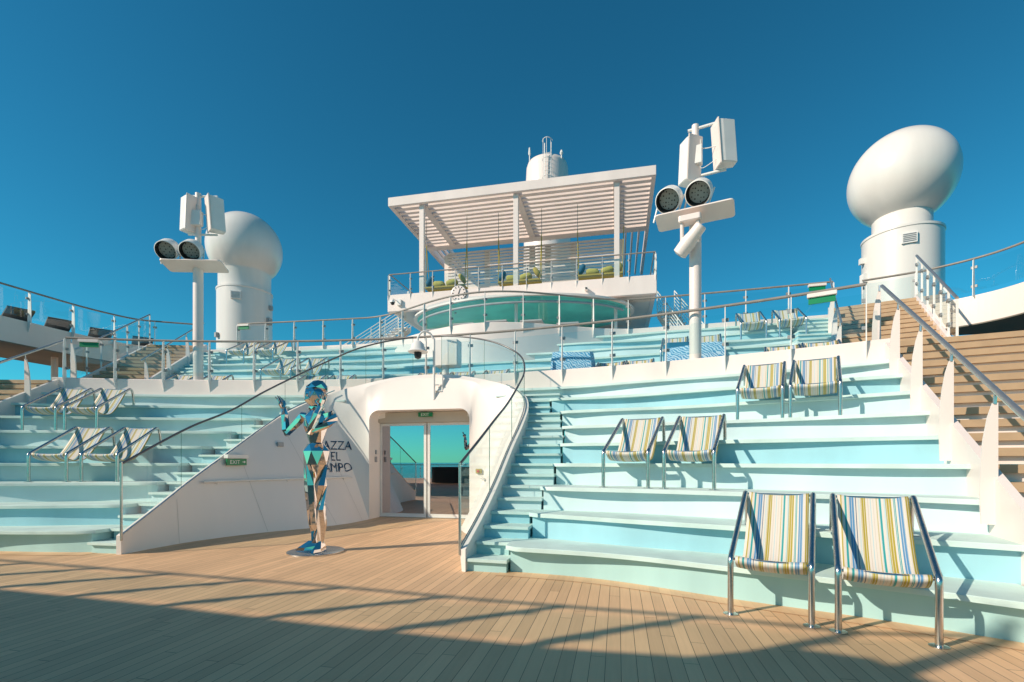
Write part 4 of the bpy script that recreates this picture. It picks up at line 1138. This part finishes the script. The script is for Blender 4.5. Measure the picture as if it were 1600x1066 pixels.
M['red'] = paint('red_plastic', (0.45, 0.03, 0.02), 0.4, 0.05)
b = MB(); b.lathe([(.03, .055), (.03, .075), (0, .08)], pt, 14, mat=n_.to_track_quat('Z', 'Y').to_matrix()); b.build('knob', 'red', t)

# surveillance camera on its bracket over the arch
ct_ = thing('dome_camera', 'large white dome camera on a curved arm above the entrance arch', 'security camera', (0.2, 10.5, 2.7))
px, py = .34, 10.42
b = MB(); b.tube([(px, py, 2.72), (px, py, 4.1)] , .03, 8)
for z in (2.78, 2.92, 3.06): b.box((px + .09, py + .05, z), (.16, .03, .02))
b.tube([(px + .17, py + .08, 2.72), (px + .17, py + .08, 3.3)], .02, 6)
b.tube(catmull([(px, py, 4.05), (px - .07, py - .05, 4.2), (px - .20, py - .12, 4.24), (px - .31, py - .16, 4.12), (px - .32, py - .16, 4.0)], 16), .024, 8)
b.build('bracket', 'white_metal', ct_, smooth=50)
b = MB(); b.lathe([(.025, .13), (.065, .12), (.135, .05), (.16, -.05), (.225, -.12), (.215, -.13), (.08, -.13)], (px - .32, py - .16, 3.9), 26); b.build('hood', 'white_metal', ct_, smooth=40)
b = MB(); b.lathe([(.08, -.12), (.085, -.19), (.065, -.26), (0, -.29)], (px - .32, py - .16, 3.9), 20); b.build('lens_dome', 'black', ct_, smooth=40)
t = thing('control_cabinet', 'white cabinet on a short post behind the dome camera', 'cabinet', (.5, 11.1, 2.6))
b = MB(); b.box((.42, 11.12, 3.9), (.58, .34, .62)); b.build('box', 'white_metal', t, bevel=.015)
b = MB(); b.tube([(.36, 11.12, 2.55), (.36, 11.12, 3.6)], .085, 14); b.build('post', 'white', t, smooth=50)

# ------------------------------------------------------------------ mirror figure on the stage
def statue():
    t = thing('mirror_statue', 'faceted mirror steel figure with raised arms standing on the deck', 'statue', (.06, 6.42, 0))
    ox, oy = .06, 6.42
    b = MB(); b.lathe([(.0, .002), (.40, .002), (.40, .02), (.385, .026), (0, .026)], (ox, oy, 0), 48); b.build('base_plate', 'steel', t, smooth=30)
    rz = -math.atan(165 / 766) * -1
    F = Matrix.Rotation(R(-8), 3, 'Z')        # the figure turns slightly, local -y is its front
    b = MB()
    def ring(c, rx, ry, n, ph=0, tilt=None):
        out = []
        for j in range(n):
            a = 2 * math.pi * (j + ph) / n; q = Vector((rx * math.cos(a), ry * math.sin(a), 0))
            if tilt is not None: q = tilt @ q
            out.append(Vector(c) + q)
        return out
    def loft(rings, twist=True, cap=True):
        n = len(rings[0]); vs = [p for r in rings for p in r]; fs = []
        for i in range(len(rings) - 1):
            for j in range(n):
                a, b_, c, d = i * n + j, i * n + (j + 1) % n, (i + 1) * n + (j + 1) % n, (i + 1) * n + j
                if (i + j) % 2 == 0: fs += [(a, b_, c), (a, c, d)]
                else: fs += [(a, b_, d), (b_, c, d)]
        if cap: fs.append(tuple(range(n - 1, -1, -1))); fs.append(tuple((len(rings) - 1) * n + j for j in range(n)))
        b.add([Vector((ox, oy, 0)) + F @ p for p in vs], fs)
    def limb(pts, rs, n=6, ph=0):
        rings = []
        for i, p in enumerate(pts):
            p = Vector(p); a = Vector(pts[max(0, i - 1)]); c = Vector(pts[min(len(pts) - 1, i + 1)])
            d = (c - a).normalized(); m_ = d.to_track_quat('Z', 'Y').to_matrix(); r = rs[i]
            rx, ry = r if hasattr(r, '__len__') else (r, r)
            rings.append(ring(p, rx, ry, n, ph + .5 * (i % 2) * 0, m_))
        loft(rings)
    def prism_limb(pts, rs, n=6, ph=.5):
        rings = []
        for i, p in enumerate(pts):
            p = Vector(p); a = Vector(pts[max(0, i - 1)]); c = Vector(pts[min(len(pts) - 1, i + 1)])
            m_ = (c - a).normalized().to_track_quat('Z', 'Y').to_matrix(); r = rs[i]
            rx, ry = r if hasattr(r, '__len__') else (r, r)
            rings.append(ring(p, rx, ry, n, ph, m_))
        n_ = n; vs = [p for r in rings for p in r]; fs = []
        for i in range(len(rings) - 1):
            for j in range(n_): fs.append((i * n_ + j, i * n_ + (j + 1) % n_, (i + 1) * n_ + (j + 1) % n_, (i + 1) * n_ + j))
        fs.append(tuple(range(n_ - 1, -1, -1))); fs.append(tuple((len(rings) - 1) * n_ + j for j in range(n_)))
        b.add([Vector((ox, oy, 0)) + F @ p for p in vs], fs)
    def anti(rings):      # rings turned half a step against each other: clean triangular facets
        n_ = len(rings[0]); vs = [p for r in rings for p in r]; fs = []
        for i in range(len(rings) - 1):
            for j in range(n_):
                a, b_, c, d = i * n_ + j, i * n_ + (j + 1) % n_, (i + 1) * n_ + (j + 1) % n_, (i + 1) * n_ + j
                if i % 2 == 0: fs += [(a, b_, d), (b_, c, d)]
                else: fs += [(a, b_, c), (a, c, d)]
        fs.append(tuple(range(n_ - 1, -1, -1))); fs.append(tuple((len(rings) - 1) * n_ + j for j in range(n_)))
        b.add([Vector((ox, oy, 0)) + F @ p for p in vs], fs)
    for s in (-1, 1):
        x = s * .085
        prism_limb([(x * .72, .03, .13), (x * .85, .035, .40), (x * 1.0, .0, .63), (x * 1.12, -.01, .98), (x * 1.15, 0, 1.33)], [.042, .072, .066, .088, .098], 6, .25)
        d = Vector((.22, -1, 0)).normalized() if s > 0 else Vector((-.85, -.55, 0)).normalized()
        a = Vector((x * .75, .04, 0)); w_ = Vector((-d.y, d.x, 0))
        heel = [a - d * .06 - w_ * .045, a - d * .06 + w_ * .045, a + d * .14 + w_ * .065, a + d * .26 + w_ * .02, a + d * .26 - w_ * .02, a + d * .14 - w_ * .065]
        lo = [p + Vector((0, 0, .027)) for p in heel]
        mid = [p.lerp(a, .12) + Vector((0, 0, .09 if i in (0, 1) else .065)) for i, p in enumerate(heel)]
        top = [a + (p - a) * .32 + Vector((0, 0, .16)) for p in heel]
        vs = lo + mid + top; fs = [(5, 4, 3, 2, 1, 0), (12, 13, 14, 15, 16, 17)] + [(i * 6 + j, i * 6 + (j + 1) % 6, i * 6 + 6 + (j + 1) % 6, i * 6 + 6 + j) for i in (0, 1) for j in range(6)]
        b.add([Vector((ox, oy, 0)) + F @ p for p in vs], fs)
    # shorts
    anti([ring((0, 0, 1.28), .19, .14, 7, 0), ring((0, 0, 1.48), .205, .155, 7, .5), ring((0, 0, 1.585), .13, .105, 7, 0)])
    anti([ring((0, 0, 1.17), .05, .045, 6, 0), ring((0, 0, 1.30), .14, .10, 6, .5)])
    # torso: waist widening to the chest, then the shoulder yoke
    anti([ring((0, 0, 1.57), .09, .08, 6, 0), ring((0, -.005, 1.84), .185, .14, 6, .5), ring((0, 0, 1.985), .20, .135, 6, 0), ring((0, .01, 2.09), .10, .085, 6, .5)])
    prism_limb([(0, .01, 2.08), (0, .0, 2.16)], [.062, .055], 8)
    anti([ring((0, .005, 2.085), .115, .10, 8, 0), ring((0, .005, 2.125), .125, .11, 8, .5)])
    tl = Matrix.Rotation(R(-8), 3, 'Y') @ Matrix.Rotation(R(-10), 3, 'X')
    H = Vector((-.01, -.01, 2.275))
    anti([ring(H + tl @ Vector((0, 0, -.155)), .06, .06, 7, 0, tl), ring(H + tl @ Vector((0, 0, -.07)), .145, .145, 7, .5, tl), ring(H + tl @ Vector((0, 0, .03)), .165, .165, 7, 0, tl), ring(H + tl @ Vector((0, 0, .12)), .13, .13, 7, .5, tl)])
    # small flat nose facet and ears
    prism_limb([H + tl @ Vector((0, -.13, -.01)), H + tl @ Vector((0, -.19, -.03))], [.03, .012], 5)
    for s in (-1, 1): prism_limb([H + tl @ Vector((s * .14, .02, .0)), H + tl @ Vector((s * .185, .03, .01))], [(.05, .04), (.03, .02)], 6)
    # arm at picture left: upper arm drops to the elbow, forearm straight up, palm open
    prism_limb([(-.15, .0, 1.98), (-.24, -.01, 1.995), (-.30, -.02, 1.93), (-.485, -.06, 1.75)], [.06, .068, .066, .05], 6)
    prism_limb([(-.475, -.06, 1.71), (-.505, -.06, 1.80), (-.525, -.07, 2.02), (-.53, -.07, 2.12)], [.038, .062, .056, .036], 6)
    prism_limb([(-.53, -.075, 2.11), (-.545, -.08, 2.16), (-.565, -.085, 2.21)], [(.034, .034), (.03, .055), (.022, .058)], 6)
    for k, (dx, l_) in enumerate(((-.045, .085), (-.016, .105), (.014, .10), (.042, .075))):
        q0 = Vector((-.56 - .0, -.085 + dx * .5, 2.20)) + Vector((-.0, dx * .6, 0)); prism_limb([q0, q0 + Vector((-.022, dx * .15 - .004, l_ * .55)), q0 + Vector((-.055, dx * .2 - .01, l_))], [.0135, .012, .007], 5)
    prism_limb([(-.54, -.115, 2.13), (-.53, -.155, 2.175), (-.535, -.165, 2.215)], [.017, .015, .008], 5)
    # arm at picture right: elbow in front of the chest, hand beside the cheek
    prism_limb([(.15, .02, 1.985), (.25, .03, 2.0), (.335, -.02, 1.94), (.30, -.12, 1.86), (.145, -.25, 1.755)], [.06, .07, .068, .062, .045], 6)
    prism_limb([(.12, -.25, 1.71), (.15, -.25, 1.80), (.215, -.225, 2.0), (.255, -.20, 2.11)], [.04, .064, .056, .036], 6)
    prism_limb([(.255, -.20, 2.10), (.275, -.195, 2.15), (.30, -.19, 2.20)], [(.034, .034), (.055, .03), (.058, .024)], 6)
    for k, (dx, l_) in enumerate(((-.045, .075), (-.016, .10), (.014, .105), (.042, .085))):
        q0 = Vector((.298 + dx, -.19, 2.19)); prism_limb([q0, q0 + Vector((.012 + dx * .1, -.008, l_ * .55)), q0 + Vector((.018 + dx * .1, -.035, l_))], [.0135, .012, .007], 5)
    prism_limb([(.235, -.21, 2.12), (.205, -.235, 2.16), (.20, -.25, 2.20)], [.017, .015, .008], 5)
    b.build('figure', 'mirror', t)
    b = MB()
    anti([ring(H + tl @ Vector((.01, .01, .095)), .158, .158, 7, 0, tl), ring(H + tl @ Vector((.02, .015, .15)), .15, .15, 7, .5, tl), ring(H + tl @ Vector((.045, .02, .225)), .085, .085, 7, 0, tl)])
    b.build('cap', 'mirror', t)
statue()

for o in bpy.data.objects:
    if '_world' in o: del o['_world']
